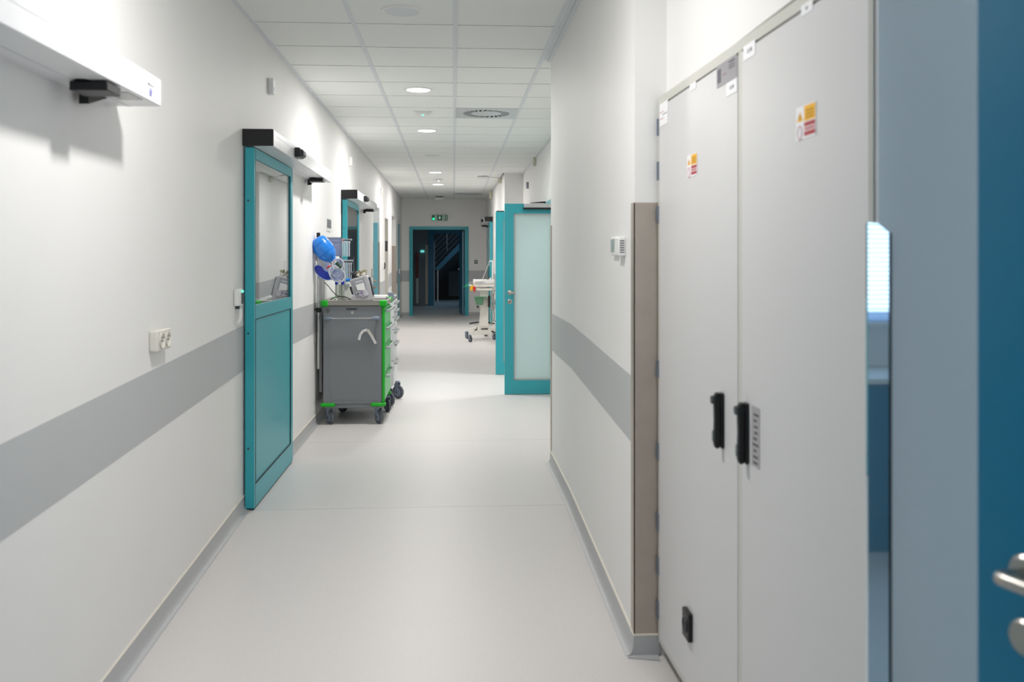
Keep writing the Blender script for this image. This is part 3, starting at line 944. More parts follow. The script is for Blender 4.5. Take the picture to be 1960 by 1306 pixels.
# door frames and figures
for u0 in (.16, .68):
    for q in ((u0, u0 + .025, .12, .9), (u0 + .14, u0 + .165, .12, .9), (u0, u0 + .165, .84, .92), (u0, u0 + .165, .08, .14)):
        ic.prism([S(q[0], q[2]), S(q[1], q[2]), S(q[1], q[3]), S(q[0], q[3])], (0, .002, 0))
    ic.prism([S(u0 + .06, .35), S(u0 + .09, .3), S(u0 + .12, .65), S(u0 + .08, .7)], (0, .002, 0))
    ic.prism([S(u0 + .04, .18), S(u0 + .06, .18), S(u0 + .09, .4), S(u0 + .07, .42)], (0, .002, 0))
for q in ((.92, .96, .15, .45), (.92, .96, .55, .85)):
    ic.prism([S(q[0], q[2]), S(q[1], q[2]), S(q[1], q[3]), S(q[0], q[3])], (0, .002, 0))
obj('pictogram', ic, 'sign_white', r)
obj('indicator', MB().ellip((sx0.x + W_ * .09, ys, sx1.z + H_ * .25), .026, .006, .026), mat('bright_green_lamp', rgb(20, 220, 110), .4, emit=(0.0, 1, .4, 1), estr=1.2), r)
q = onY(911, 501.5, YE)
r = thing('emergency_button', 'small dark green call plate right of the far doorway', 'switch', (q.x, YE - .01, q.z - .04))
obj('plate', MB().box(q.x - .036, q.x + .036, YE - .014, YE, q.z - .04, q.z + .04), 'darkgreen', r)
obj('button', MB().ellip((q.x, YE - .016, q.z), .018, .006, .018), 'white', r)

# ------------------------------------------------------------------ fittings on the left wall
# double socket
r = thing('wall_socket', 'white double wall socket above the grey band on left wall', 'socket', (XL, 3.74, 1.09))
zc = 1.098
bx_ = MB().box(XL, XL + .034, 3.665, 3.835, zc - .042, zc + .042)
obj('housing', bx_, 'offwhite', r, bevel=.007, seg=3)
for k, yy in enumerate((3.715, 3.79)):
    f = MB().lathe((XL + .034, yy, zc), (1, 0, 0), [(.024, -.0), (.030, .0), (.031, .006), (.028, .006), (.024, .0015), (.022, -.006), (0, -.006)], seg=28)
    s_ = obj('socket_face', f, 'offwhite', r)
    obj('pin_hole', MB().cyl((XL + .0345, yy - .009, zc - .002), (XL + .036, yy - .009, zc - .002), .0035, seg=10).cyl((XL + .0345, yy + .009, zc - .002), (XL + .036, yy + .009, zc - .002), .0035, seg=10), 'darkgrey', s_)
    obj('earth_pin', MB().cyl((XL + .03, yy, zc + .012), (XL + .044, yy, zc + .012), .003, seg=10), 'satin', s_)
# nurse call with handset
yn = 5.10
r = thing('call_station', 'white call unit with green light beside the teal sliding door', 'intercom', (XL, yn, 1.05))
obj('housing', MB().box(XL, XL + .03, yn - .055, yn + .045, 1.165, 1.258), 'white', r, bevel=.008)
obj('cradle', MB().box(XL + .03, XL + .036, yn + .005, yn + .03, 1.175, 1.235), 'darkgrey', r)
obj('indicator', MB().ellip((XL + .034, yn + .02, 1.243), .005, .007, .006), 'led_green', r)
hs = MB().tube([(XL + .02, yn + .01, 1.150), (XL + .022, yn + .014, 1.12), (XL + .022, yn + .005, 1.09), (XL + .018, yn - .03, 1.073)], .010, seg=10, smooth=1)
obj('handset', hs, 'white', r)
obj('plug', MB().box(XL, XL + .02, yn - .01, yn + .012, 1.148, 1.165), 'darkgrey', r)
# framed notice
q0, q1 = onX(624, 421, XL), onX(633.3, 445, XL)
r = thing('notice_frame', 'small framed notice on left wall above the medical cart', 'notice', (XL, (q0.y + q1.y) / 2, q1.z))
y0_, y1_ = q0.y, q1.y
z0_, z1_ = 1.42 + .262, 1.42 + .372
obj('frame', MB().box(XL, XL + .006, y0_, y1_, z0_, z1_ + .02), 'white', r)
obj('print', MB().box(XL + .006, XL + .008, y0_ + .02, y1_ - .03, z0_ + .03, z1_ + .005), 'paper_grey', r)
pp = MB()
for i in range(4):
    pp.box(XL + .008, XL + .0088, y0_ + .03, y1_ - .05, z0_ + .038 + .018 * i, z0_ + .046 + .018 * i)
obj('print_line', pp, 'ink', r)
q = onX(711.5, 523, XL)
r = thing('light_switch', 'faint grey light switch between teal door and left recess', 'switch', (XL, q.y, q.z - .05))
obj('plate', MB().box(XL, XL + .012, q.y - .07, q.y + .07, q.z - .06, q.z + .06), 'monitor', r, bevel=.003)
obj('rocker', MB().box(XL + .012, XL + .017, q.y - .04, q.y + .04, q.z - .035, q.z + .035), 'white', r, bevel=.002)
q = onX(733, 509, XL)
r = thing('wall_handset', 'small dark and white handset on wall between the left recesses', 'intercom', (XL, q.y, q.z - .05))
obj('housing', MB().box(XL, XL + .02, q.y - .07, q.y + .07, q.z - .06, q.z + .06), 'white', r, bevel=.004)
obj('handset', MB().tube([(XL + .025, q.y - .04, q.z - .05), (XL + .04, q.y, q.z), (XL + .025, q.y + .04, q.z + .05)], .012, seg=8, smooth=1), 'darkgrey', r)

# thermostat pair on the near right wall
q0, q1 = onX(1177, 452, XR), onX(1186.5, 485, XR)
ya, yb = sorted((q0.y, q1.y))
r = thing('thermostat', 'white thermostat with grey display on the projecting right wall', 'thermostat', (XR, ya, 1.44))
obj('housing', MB().box(XR - .018, XR, ya, yb, 1.435, 1.512), 'white', r, bevel=.004)
obj('display', MB().box(XR - .0195, XR - .018, ya + .012, yb - .010, 1.448, 1.502), 'screen', r)
ya2, yb2 = 3.60, 3.69
r = thing('control_unit', 'small white slotted unit right of the thermostat', 'control unit', (XR, ya2, 1.44))
obj('housing', MB().box(XR - .030, XR, ya2, yb2, 1.432, 1.508), 'white', r, bevel=.005)
gm = MB()
for i in range(6):
    gm.box(XR - .024, XR - .006, ya2 - .001, ya2, 1.445 + .009 * i, 1.449 + .009 * i)
obj('vent_slot', gm, 'ink', r)

# ------------------------------------------------------------------ tall grey cabinets on the right
P0 = Vector((.769, 3.405)); 
dy = -1.0; slope = .0231
def CX(y): return .769 + slope * (3.405 - y)
CY0, CY1 = 1.726, 3.405      # near / far
ZC0 = CAM_Z - 1.4257 - .006
ZC1 = CAM_Z + .6035
cab = thing('electrical_cabinet', 'tall light grey two-door metal cabinet along the right side', 'cabinet', (.95, 2.55, ZC0 - .08))
def slab(y0, y1, z0, z1, out0, out1):
    """box following the front plane; out is distance toward the corridor"""
    return MB().prism([(CX(y0) - out1, y0, z0), (CX(y0) - out0, y0, z0), (CX(y1) - out0, y1, z0), (CX(y1) - out1, y1, z0)], (0, 0, z1 - z0))
def join(*a):
    m_ = MB()
    for q in a: m_.add(q.v, q.f)
    return m_
SEAM = 2.49
body = MB().prism([(CX(CY0) + .022, CY0, ZC0), (1.11, CY0, ZC0), (1.11, CY1, ZC0), (CX(CY1) + .022, CY1, ZC0)], (0, 0, ZC1 - ZC0 - .002))
obj('cabinet_body', body, 'cabframe', cab, smooth=False)
frm = join(slab(CY0, CY1, ZC1 - .030, ZC1, -.022, .002), slab(CY1 - .012, CY1, ZC0, ZC1 - .03, -.022, .003),
           slab(SEAM - .016, SEAM + .016, ZC0, ZC1 - .03, -.022, .001), slab(CY0, CY0 + .01, ZC0, ZC1 - .03, -.022, .001), slab(CY0, CY1, ZC0, ZC0 + .014, -.022, .002))
obj('frame', frm, 'cabframe', cab, smooth=False)
obj('gap_shadow', join(slab(CY0 + .01, SEAM - .016, ZC1 - .034, ZC1 - .030, -.02, -.012), slab(SEAM + .016, CY1 - .012, ZC1 - .034, ZC1 - .030, -.02, -.012)), 'black', cab)
doors = []
for a, b in ((SEAM + .018, CY1 - .014), (CY0 + .012, SEAM - .018)):
    doors.append(obj('door', slab(a, b, ZC0 + .016, ZC1 - .037, -.018, .002), 'cabinet', cab, smooth=False))
pk = MB().prism([(CX(CY0) + .045, CY0, fz(CY0) - .06), (1.1, CY0, fz(CY0) - .06), (1.1, CY1, fz(CY1) - .02), (CX(CY1) + .045, CY1, fz(CY1) - .02)], (0, 0, .01))
pk = MB()
pk.add([(CX(CY0) + .04, CY0, fz(CY0) - .01), (1.1, CY0, fz(CY0) - .01), (1.1, CY1, fz(CY1) - .01), (CX(CY1) + .04, CY1, fz(CY1) - .01),
        (CX(CY0) + .04, CY0, ZC0), (1.1, CY0, ZC0), (1.1, CY1, ZC0), (CX(CY1) + .04, CY1, ZC0)],
       [(0, 3, 2, 1), (4, 5, 6, 7), (0, 1, 5, 4), (1, 2, 6, 5), (2, 3, 7, 6), (3, 0, 4, 7)])
obj('plinth', pk, mat('dark_plinth', rgb(92, 88, 90), .6), cab, smooth=False)
pl2 = MB().prism([(CX(CY1) + .002, CY1 - .05, fz(CY1) - .01), (CX(CY1) + .04, CY1 - .05, fz(CY1) - .01), (CX(2.0) + .04, 2.0, fz(2.0) - .03), (CX(2.0) + .0, 2.0, fz(2.0) - .03)], (0, 0, .03))
# hinges on far edge
for i, (pa, pb) in enumerate(((228, 260), (310, 345), (395, 427), (690, 722), (848, 880), (982, 1015), (1066, 1100), (1150, 1184))):
    qa, qb = onX(1260, pa, .766), onX(1260, pb, .766)
    obj('hinge', slab(CY1 - .010, CY1 + .002, qb.z, qa.z, .002, .009), 'hinge', cab)
# stickers
def sticker(parent, px0, px1, pyt, pyb, m, out=.0026, name='sticker', pcx=None):
    """px range on the cabinet front; pyt/pyb are image rows at the left edge"""
    def yat(px):
        rr = ray(px, 496); # X = CX(y)
        # rr.x t = .769 + slope (3.405 - rr.y t)
        t = (.769 + slope * 3.405) / (rr.x + slope * rr.y)
        return rr.y * t, t
    ya, ta = yat(px0); yb, tb = yat(px1)
    zt = CAM_Z - (pyt - 496) / FPX * ta; zbm = CAM_Z - (pyb - 496) / FPX * ta
    return (yb, ya, zbm, zt), out
def put(parent, q, m, name, out=.0026, th=.0006, u=(0, 1), v=(0, 1)):
    (ya, yb, za, zb_), _ = q
    # u measured from far edge (left in picture) toward the near edge
    y1 = yb - (yb - ya) * u[0]; y0 = yb - (yb - ya) * u[1]
    z0 = za + (zb_ - za) * v[0]; z1 = za + (zb_ - za) * v[1]
    return obj(name, slab(y0, y1, z0, z1, out, out + th), m, parent, smooth=False)
def warn(parent, q):
    base = put(parent, q, 'paper', 'warning_sticker')
    put(base, q, 'stickeryellow', 'yellow_field', .0032, .0004, (.42, .97), (.52, .97))
    put(base, q, 'stickerred', 'red_field', .0032, .0004, (.42, .97), (.36, .48))
    put(base, q, 'stickerred', 'red_field', .0032, .0004, (.42, .97), (.08, .20))
    put(base, q, mat('pink_print', rgb(226, 170, 180), .5), 'pink_field', .0032, .0004, (.42, .97), (.22, .34))
    (ya, yb, za, zb_), _ = q
    W = yb - ya; H = zb_ - za
    def P(u, v, o): y = yb - W * u; return (CX(y) - o, y, za + H * v)
    tr = MB().prism([P(.05, .56, .0033), P(.36, .56, .0033), P(.205, .85, .0033)], (-.0004, 0, 0))
    obj('warning_triangle', tr, 'stickeryellow', base, smooth=False)
    tr2 = MB().prism([P(.19, .62, .0038), P(.225, .62, .0038), P(.225, .76, .0038), P(.19, .76, .0038)], (-.0003, 0, 0))
    obj('triangle_mark', tr2, 'ink', base, smooth=False)
    tx = MB()
    for i, (a, b) in enumerate(((.60, .63), (.70, .73), (.80, .83))):
        tx.prism([P(.50, a, .0037), P(.90, a, .0037), P(.90, b, .0037), P(.50, b, .0037)], (-.0003, 0, 0))
    tx.prism([P(.48, .27, .0037), P(.92, .27, .0037), P(.92, .30, .0037), P(.48, .30, .0037)], (-.0003, 0, 0))
    obj('text_line', tx, mat('brown_print', rgb(150, 96, 20), .6), base, smooth=False)
    rg = MB()
    c = P(.2, .22, .0036)
    rg.torus(c, (1, 0, 0), W * .11, .0012, seg=20, u=(0, 1, 0), sq=(1, 1.3))
    obj('prohibition_ring', rg, mat('pink_ring', rgb(214, 150, 165), .5), base)
q = sticker(doors[1], 1526.5, 1564.5, 208, 271, 0); warn(doors[1], q)
q = sticker(doors[0], 1317, 1336, 299, 341, 0); warn(doors[0], q)
def label_text(parent, q, txt):
    base = put(parent, q, 'paper', 'paper_label')
    (ya, yb, za, zb_), _ = q
    cu = bpy.data.curves.new('label_text', 'FONT')
    cu.body = txt; cu.size = (zb_ - za) * .38; cu.extrude = .0002
    cu.align_x = 'CENTER'; cu.align_y = 'CENTER'
    cu.materials.append(M['ink'])
    tmp = bpy.data.objects.new('tmp_text', cu)
    me_ = bpy.data.meshes.new_from_object(tmp)
    bpy.data.objects.remove(tmp)
    if not me_.materials: me_.materials.append(M['ink'])
    o = bpy.data.objects.new('label_text', me_); col.objects.link(o)
    yc = (ya + yb) / 2
    o.parent = base
    o.location = Vector((CX(yc) - .0034, yc, (za + zb_) / 2)) - wloc(base)
    o.rotation_euler = (PI / 2, 0, -PI / 2)
    return base
q = sticker(0, 1425, 1447.5, 90, 118, 0); label_text(doors[1], q, 'RE2.18')
q = sticker(0, 1392, 1412.5, 160, 186, 0); label_text(doors[0], q, 'RE2.18')
q = sticker(0, 1536, 1558, 12, 33, 0); label_text(doors[1], q, 'RE2')
q = sticker(0, 1322, 1334, 163, 176, 0); put(doors[0], q, 'paper', 'paper_label')
q = sticker(0, 1264, 1280, 201, 244, 0)
b = put(doors[0], q, 'paper', 'paper_label')
for u_, v_, mm in (((.05, .5), (.60, .625), 'stickerred'), ((.35, .9), (.46, .50), 'paper_grey'), ((.05, .5), (.31, .335), 'stickerred')):
    put(b, q, mm, 'text_line', .0032, .0003, u_, v_)
q = sticker(0, 1374, 1412.5, 128, 170, 0)
b = put(doors[0], q, 'stickergrey', 'grey_sticker')
put(b, q, mat('dark_print', rgb(96, 94, 104), .5), 'dark_field', .0032, .0003, (.03, .22), (.18, .80))
for (u_, v_) in (((.32, .5), (.42, .46)), ((.62, .9), (.80, .86)), ((.62, .9), (.66, .70)), ((.62, .9), (.54, .58))):
    put(b, q, mat('faded_red_print', rgb(140, 90, 104), .5) if u_[0] < .5 else 'ink', 'text_line', .0032, .0003, u_, v_)
# swing-lever handles
def cab_handle(door, px, pt, pb, label_strip=False):
    rr = ray(px, 496); t = (.769 + slope * 3.405) / (rr.x + slope * rr.y)
    yc = rr.y * t
    zt = CAM_Z - (pt - 496) / FPX * t; zbm = CAM_Z - (pb - 496) / FPX * t
    h = MB()
    n = 12
    X0 = CX(yc)
    # escutcheon
    e = slab(yc - .016, yc + .016, zbm, zt, .002, .012)
    eo = obj('handle', e, 'black', door, bevel=.005)
    prof = [(0, .014), (.0, .024), (.08, .030), (.5, .028), (.9, .030), (1, .026), (1, .014)]
    L = zt - zbm
    lv = MB().prism([(X0 - o, yc - .012, zt - L * u) for u, o in prof], (0, .024, 0))
    obj('lever', lv, 'black', eo, bevel=.006, seg=3)
    obj('lock_barrel', MB().cyl((X0 - .012, yc + .002, zt - .022), (X0 - .036, yc + .002, zt - .022), .012, seg=16), 'darkgrey', eo)
    obj('grip', slab(yc + .006, yc + .0135, zbm + .02, zbm + .05, .020, .031), 'screen', eo)
cab_handle(doors[0], 1385, 751, 858)
cab_handle(doors[1], 1432, 770, 888)
q = sticker(0, 1441, 1456, 776, 890, 0)
b = put(doors[1], q, mat('grey_label', rgb(176, 172, 174), .5), 'label_strip')
random.seed(3)
for i in range(9):
    v0 = .05 + i * .1
    put(b, q, 'ink', 'text_line', .0032, .0003, (.15 + random.random() * .2, .6 + random.random() * .35), (v0, v0 + .035))
# black socket at the bottom of the left door
rr = ray(1321, 496); t = (.769 + slope * 3.405) / (rr.x + slope * rr.y); yc = rr.y * t
zs0, zs1 = CAM_Z - (1222 - 496) / FPX * t, CAM_Z - (1168 - 496) / FPX * t
so = obj('power_socket', slab(yc - .040, yc + .036, zs0, zs1, .002, .018), 'black', doors[0], bevel=.004)
obj('socket_recess', MB().torus((CX(yc) - .019, yc, (zs0 + zs1) / 2), (1, 0, 0), .024, .003, seg=24), 'darkgrey', so)
obj('socket_pin', MB().cyl((CX(yc) - .012, yc - .009, (zs0 + zs1) / 2), (CX(yc) - .021, yc - .009, (zs0 + zs1) / 2), .004, seg=10).cyl((CX(yc) - .012, yc + .009, (zs0 + zs1) / 2), (CX(yc) - .021, yc + .009, (zs0 + zs1) / 2), .004, seg=10), 'darkgrey', so)

# ------------------------------------------------------------------ reflecting glass strip on the wall end by the cabinet
yg = 1.716
s0 = onY(1673, 426, yg - .01); s1 = onY(1702, 446, yg - .01)
r = thing('glass_panel', 'narrow tall glass strip reflecting a window beside the grey cabinet', 'glass panel', (s0.x, yg, fz(yg)))
xg0, xg1 = s0.x - .012, s1.x
obj('glass', MB().prism([(xg0, yg - .010, fz(yg)), (xg1, yg - .010, fz(yg)), (xg1, yg - .010, s1.z), (s0.x + .008, yg - .010, s0.z - .002), (xg0, yg - .010, s0.z)], (0, .008, 0)), 'strip_glass', r)
obj('gasket', MB().box(xg1, xg1 + .004, yg - .012, yg - .001, fz(yg), s1.z), 'black', r)

# ------------------------------------------------------------------ near teal door at the right edge
ang = math.radians(17)
def L2(s, n): # s along the leaf from its free edge, n toward the corridor side
    dx_, dy_ = math.sin(ang), -math.cos(ang)
    nx, ny = -math.cos(ang), -math.sin(ang)
    return (.816 + dx_ * s + nx * n, 1.385 + dy_ * s + ny * n)
zf = fz(1.0) + .01
def lslab(s0, s1, n0, n1, z0, z1):
    return MB().prism([L2(s0, n0) + (z0,), L2(s1, n0) + (z0,), L2(s1, n1) + (z0,), L2(s0, n1) + (z0,)], (0, 0, z1 - z0))
r = thing('door_13', 'teal door leaf, blue shade in its colour, with steel lever at the right edge', 'door', L2(.9, -.02) + (zf,), kind='structure')
fr = join(lslab(0, .11, -.045, 0, zf, 2.0), lslab(.79, .9, -.045, 0, zf, 2.0), lslab(.11, .79, -.045, 0, zf, .12), lslab(.11, .79, -.045, 0, 1.9, 2.0))
obj('door_frame', fr, 'teal_shaded', r)
obj('frosted_pane', lslab(.11, .79, -.030, -.015, .12, 1.9), 'frost', r)
zh = CAM_Z - .462; cs = .088
hn = MB()
nn = Vector((-math.cos(ang), -math.sin(ang), 0)); aa = Vector((math.sin(ang), -math.cos(ang), 0))
c = Vector(L2(cs, 0) + (zh,))
hn.lathe(c, nn, [(0, 0), (.027, 0), (.027, .006), (.023, .010), (0, .010)], seg=32)
hn.cyl(c, c + nn * .045, .010, seg=16)
hn.tube([c + nn * .04, c + nn * .054 , c + nn * .058 + aa * .012, c + nn * .056 + aa * .13], .0105, seg=14, smooth=2)
obj('door_handle', hn, 'satin', r)
c2 = Vector(L2(cs, 0) + (zh - .095,))
obj('key_rosette', MB().lathe(c2, nn, [(0, 0), (.027, 0), (.027, .006), (.023, .010), (0, .010)], seg=32), 'satin', r)

# ------------------------------------------------------------------ window behind the photographer, blinds, and a cupboard added for the glass strip to mirror
r = thing('window_1', 'bright window with slatted blinds behind the photographer', 'window', ((WX0 + WX1) / 2, YB, WZ0), kind='structure')
fm = MB()
for a, b_ in ((WX0, WX0 + .06), (WX1 - .06, WX1), (2.42, 2.48)):
    fm.box(a, b_, YB - .16, YB - .08, WZ0, WZ1)
fm.box(WX0, WX1, YB - .16, YB - .08, WZ0, WZ0 + .06); fm.box(WX0, WX1, YB - .16, YB - .08, WZ1 - .06, WZ1)
obj('window_frame', fm, 'white', r)
obj('window_sill', MB().box(WX0 - .03, WX1 + .03, YB - .08, YB + .06, WZ0 - .03, WZ0), 'white', r)
bl = MB()
Rb = Matrix.Rotation(math.radians(28), 3, 'X')
for i in range(30):
    bl.obox(((WX0 + WX1) / 2, YB - .04, WZ0 + .05 + .03 * i), WX1 - WX0 - .08, .022, .0012, Rb)
obj('blind_slats', bl, 'white', r, smooth=False)
obj('blind_rail', MB().box(WX0 + .03, WX1 - .03, YB - .055, YB - .025, WZ0 + .92, WZ0 + .95), 'grid', r)
r = thing('added_cupboard', 'unseen teal cupboard with white top, added to reflect in the glass strip', 'cupboard', (2.5, YB + .3, fz(-2)))
zt_ = .73
obj('body', MB().box(1.5, 3.4, YB + .01, YB + .55, fz(-2.3), zt_ - .03), 'teal_shaded', r)
obj('worktop', MB().box(1.48, 3.42, YB + .005, YB + .57, zt_ - .03, zt_), 'white', r)


# ------------------------------------------------------------------ carts
def caster(parent, x, y, zf_, rad, head=0.0, m='rubber', fork='bluegrey', top=None, yaw=0.0):
    R_ = Matrix.Rotation(yaw, 3, 'Z')
    c = Vector((x, y, zf_ + rad))
    ax = R_ @ Vector((1, 0, 0))
    w_ = MB().lathe(c - ax * .014, ax, [(0, .0), (rad * .78, 0), (rad * .96, .003), (rad, .009), (rad, .019), (rad * .96, .025), (rad * .78, .028), (0, .028)], seg=28)
    o = obj('caster', w_, m, parent)
    hb = MB().lathe(c - ax * .017, ax, [(0, 0), (rad * .62, 0), (rad * .62, .034), (0, .034)], seg=20)
    obj('wheel_hub', hb, fork, o)
    obj('axle_bolt', MB().cyl(c - ax * .026, c + ax * .026, .008, seg=10), 'darkgrey', o)
    tp = top if top is not None else zf_ + 2 * rad + .03
    fb = MB()
    back = R_ @ Vector((0, .02, 0))
    for s_ in (-1, 1):
        e = c + ax * s_ * .019
        pts = [e + Vector((0, 0, -.012)) - back * .4, e + Vector((0, 0, -.012)) + back * .6, Vector((e.x, e.y, tp - .012)) + back * 2.0, Vector((e.x, e.y, tp - .012)) - back * .6]
        fb.prism(pts, ax * (.004 * s_))
    fb.cyl(Vector((x, y, tp - .016)) + back * .7, Vector((x, y, tp)) + back * .7, .026, seg=18)
    obj('caster_fork', fb, fork, o)
    return o

# --- green and grey emergency cart
GX0, GX1, GY0, GY1 = -1.115, -.612, 7.95, 8.68
cart = thing('medical_cart', 'grey medical drawer cart with bright green edges by left wall', 'medical cart', ((GX0 + GX1) / 2, (GY0 + GY1) / 2, 0))
zb0 = .175
obj('cart_body', MB().box(GX0, GX1, GY0, GY1, zb0, 1.02), 'cartgrey', cart, bevel=.008)
pn = MB()
for q in ((GX0 + .06, GX1 - .045, .215, .2175), (GX0 + .06, GX0 + .0625, .215, .93), (GX1 - .0475, GX1 - .045, .215, .93)):
    pn.box(q[0], q[1], GY0 - .0025, GY0, q[2], q[3])
obj('panel_ridge', pn, mat('lighter_cart_grey', rgb(146, 150, 154), .5), cart)
obj('worktop', MB().box(GX0 - .012, GX1 + .035, GY0 - .012, GY1 + .01, 1.02, 1.058), 'cartsteel', cart, bevel=.006)
lip = MB().box(GX0 - .012, GX1 + .035, GY0 - .012, GY0 - .004, 1.056, 1.064)
lip.box(GX0 - .012, GX0 - .004, GY0 - .012, GY1, 1.056, 1.064)
obj('worktop_lip', lip, 'cartsteel', cart)
for (cx, cy, sxn) in ((GX0 - .012, GY0 - .012, 1), (GX1 + .035, GY0 - .012, -1), (GX0 - .012, GY1 + .01, 1), (GX1 + .035, GY1 + .01, -1)):
    a = cx - sxn * .006; b_ = cx + sxn * .058
    yy0 = cy - .006 if cy < 8.3 else cy - .058
    obj('corner_bumper', MB().box(a, b_, yy0, yy0 + .064, 1.012, 1.066), 'green', cart, bevel=.012, seg=3)
obj('edge_strip', MB().box(GX1 + .0, GX1 + .022, GY0 - .004, GY0 + .018, .19, 1.012), 'green', cart, bevel=.004)
obj('base_frame', MB().box(GX0 + .01, GX1 - .01, GY0 + .01, GY1 - .01, .14, .176), 'cartgrey', cart, bevel=.006)
for (cx, cy, sxn) in ((GX0 - .02, GY0 - .02, 1), (GX1 + .03, GY0 - .02, -1), (GX0 - .02, GY1 + .02, 1), (GX1 + .03, GY1 + .02, -1)):
    b_ = cx + sxn * .125
    y2 = cy + (.09 if cy < 8.3 else -.09)
    obj('base_bumper', MB().box(cx, b_, cy, y2, .155, .186), 'green', cart, bevel=.013, seg=3)
for i, (cx, cy) in enumerate(((GX0 + .055, GY0 + .045), (GX1 - .03, GY0 + .045), (GX0 + .09, GY1 - .07), (GX1 + .0, GY1 - .07))):
    caster(cart, cx, cy, 0.0, .058, yaw=(.55, .6, .9, .5)[i], top=.148)
# drawers on the corridor side
zz = [.205, .440, .684, .853, 1.005]
for a, b_ in zip(zz, zz[1:]):
    d = obj('drawer', MB().box(GX1, GX1 + .024, GY0 + .020, GY1 - .012, a + .003, b_ - .003), 'lightgreen', cart, bevel=.003)
    hh = MB()
    hz = b_ - .030
    hh.box(GX1 + .024, GX1 + .062, GY0 + .05, GY0 + .075, hz - .012, hz + .010)
    hh.box(GX1 + .024, GX1 + .062, GY1 - .07, GY1 - .045, hz - .012, hz + .010)
    hh.box(GX1 + .052, GX1 + .064, GY0 + .05, GY1 - .045, hz - .014, hz + .012)
    obj('drawer_handle', hh, 'silver', d, bevel=.004)
    obj('drawer_gap', MB().box(GX1 + .001, GX1 + .020, GY0 + .02, GY1 - .012, a - .003, a + .003), 'black', d)
# side rail
rl = MB().cyl((GX0 + .03, GY0 - .045, .915), (GX1 - .03, GY0 - .045, .915), .008, seg=14)
ro = obj('side_rail', rl, 'chrome', cart)
for xe, s_ in ((GX0 + .015, 1), (GX1 - .015, -1)):
    e = MB().lathe((xe, GY0 - .045, .915), (s_, 0, 0), [(0, 0), (.010, .002), (.016, .012), (.017, .035), (.012, .055), (.009, .07), (0, .07)], seg=18)
    e.box(xe + s_ * .012, xe + s_ * .034, GY0 - .045, GY0, .903, .927)
    obj('rail_end', e, 'bluegrey', ro)
obj('vent_slot', MB().box(-.915, -.825, GY0 - .003, GY0, .985, .998), 'darkgrey', cart)
ov = MB().lathe((-1.075, GY0, .978), (0, -1, 0), [(0, 0), (.019, 0), (.019, .0015), (0, .0015)], seg=28)
ob = obj('maker_badge', ov, 'black', cart)
obj('badge_mark', MB().box(-1.087, -1.063, GY0 - .0022, GY0 - .0015, .980, .984).box(-1.085, -1.065, GY0 - .0022, GY0 - .0015, .970, .974).torus((-1.075, GY0 - .0016, .978), (0, 1, 0), .016, .001, seg=24), 'alu', ob)
obj('lock_emblem', MB().torus((-.865, GY0 - .001, .962), (0, 1, 0), .009, .0018, seg=20).box(-.867, -.863, GY0 - .003, GY0, .948, .960), 'offwhite', cart)
# white strap hook on the side panel
q = [onY(p[0], p[1], GY0 - .012) for p in ((687, 651), (690, 640), (696, 633), (703, 632), (709, 640), (715, 650), (719, 658))]
sp_ = MB()
for a, b_ in zip(q, q[1:]):
    n_ = (b_ - a).normalized(); up = Vector((-n_.z, 0, n_.x)) * .011
    sp_.prism([a + up, b_ + up, b_ - up, a - up], (0, .006, 0))
obj('strap_hook', sp_, 'white', cart)
q = onY(712, 640, GY0)
obj('hook_block', MB().obox((q.x - .012, GY0 - .01, q.z + .005), .018, .02, .075, Matrix.Rotation(math.radians(-35), 3, 'Y')), 'offwhite', cart, bevel=.003)
# chrome pole clamped to the cart corner
px_ = -1.150
pole = thing('drip_pole', 'slim steel pole with black cap clamped to the cart corner', 'pole', (px_, GY0 - .02, .48))
obj('pole_tube', MB().cyl((px_, GY0 - .02, .484), (px_, GY0 - .02, 1.62), .0105, seg=16), 'chrome', pole)
obj('pole_cap', MB().cyl((px_, GY0 - .02, 1.60), (px_, GY0 - .02, 1.645), .0155, seg=16), 'black', pole)
hk = MB()
for s_ in (-1, 1):
    hk.tube([(px_, GY0 - .02, 1.585), (px_ + s_ * .03, GY0 - .02, 1.590), (px_ + s_ * .05, GY0 - .02, 1.575), (px_ + s_ * .056, GY0 - .02, 1.59)], .003, seg=6, smooth=1)
obj('pole_hook', hk, 'silver', pole)
cb_ = MB().box(px_ - .018, px_ + .022, GY0 - .04, GY0 + .005, .965, 1.005)
cbo = obj('clamp', cb_, 'black', pole, bevel=.004)
kn = MB().lathe((px_ - .02, GY0 - .025, .99), (-1, 0, 0), [(0, 0), (.007, 0), (.007, .018), (.018, .020), (.019, .034), (0, .036)], seg=16)
obj('clamp_knob', kn, 'black', cbo)
# aluminium mast posts at the cart
for (xa, lab) in ((-1.165, 'pale aluminium mast between left wall and steel pole'), (-1.035, 'aluminium mast rising behind the clear mask and black cable')):
    yy = 8.44 if xa > -1.1 else 8.15
    if xa < -1.1:
        mm = MB().box(xa - .012, xa + .014, yy, yy + .03, .25, 1.50)
        mm.box(xa + .024, xa + .034, yy, yy + .03, .25, 1.50)
    else:
        mm = MB().box(xa, xa + .022, yy, yy + .04, 1.058, 1.50)
        mm.box(xa + .032, xa + .050, yy, yy + .04, 1.058, 1.42)
    o = tag(obj('mast', mm, 'alu', bevel=.002), lab, 'post', group='aluminium masts behind the cart')

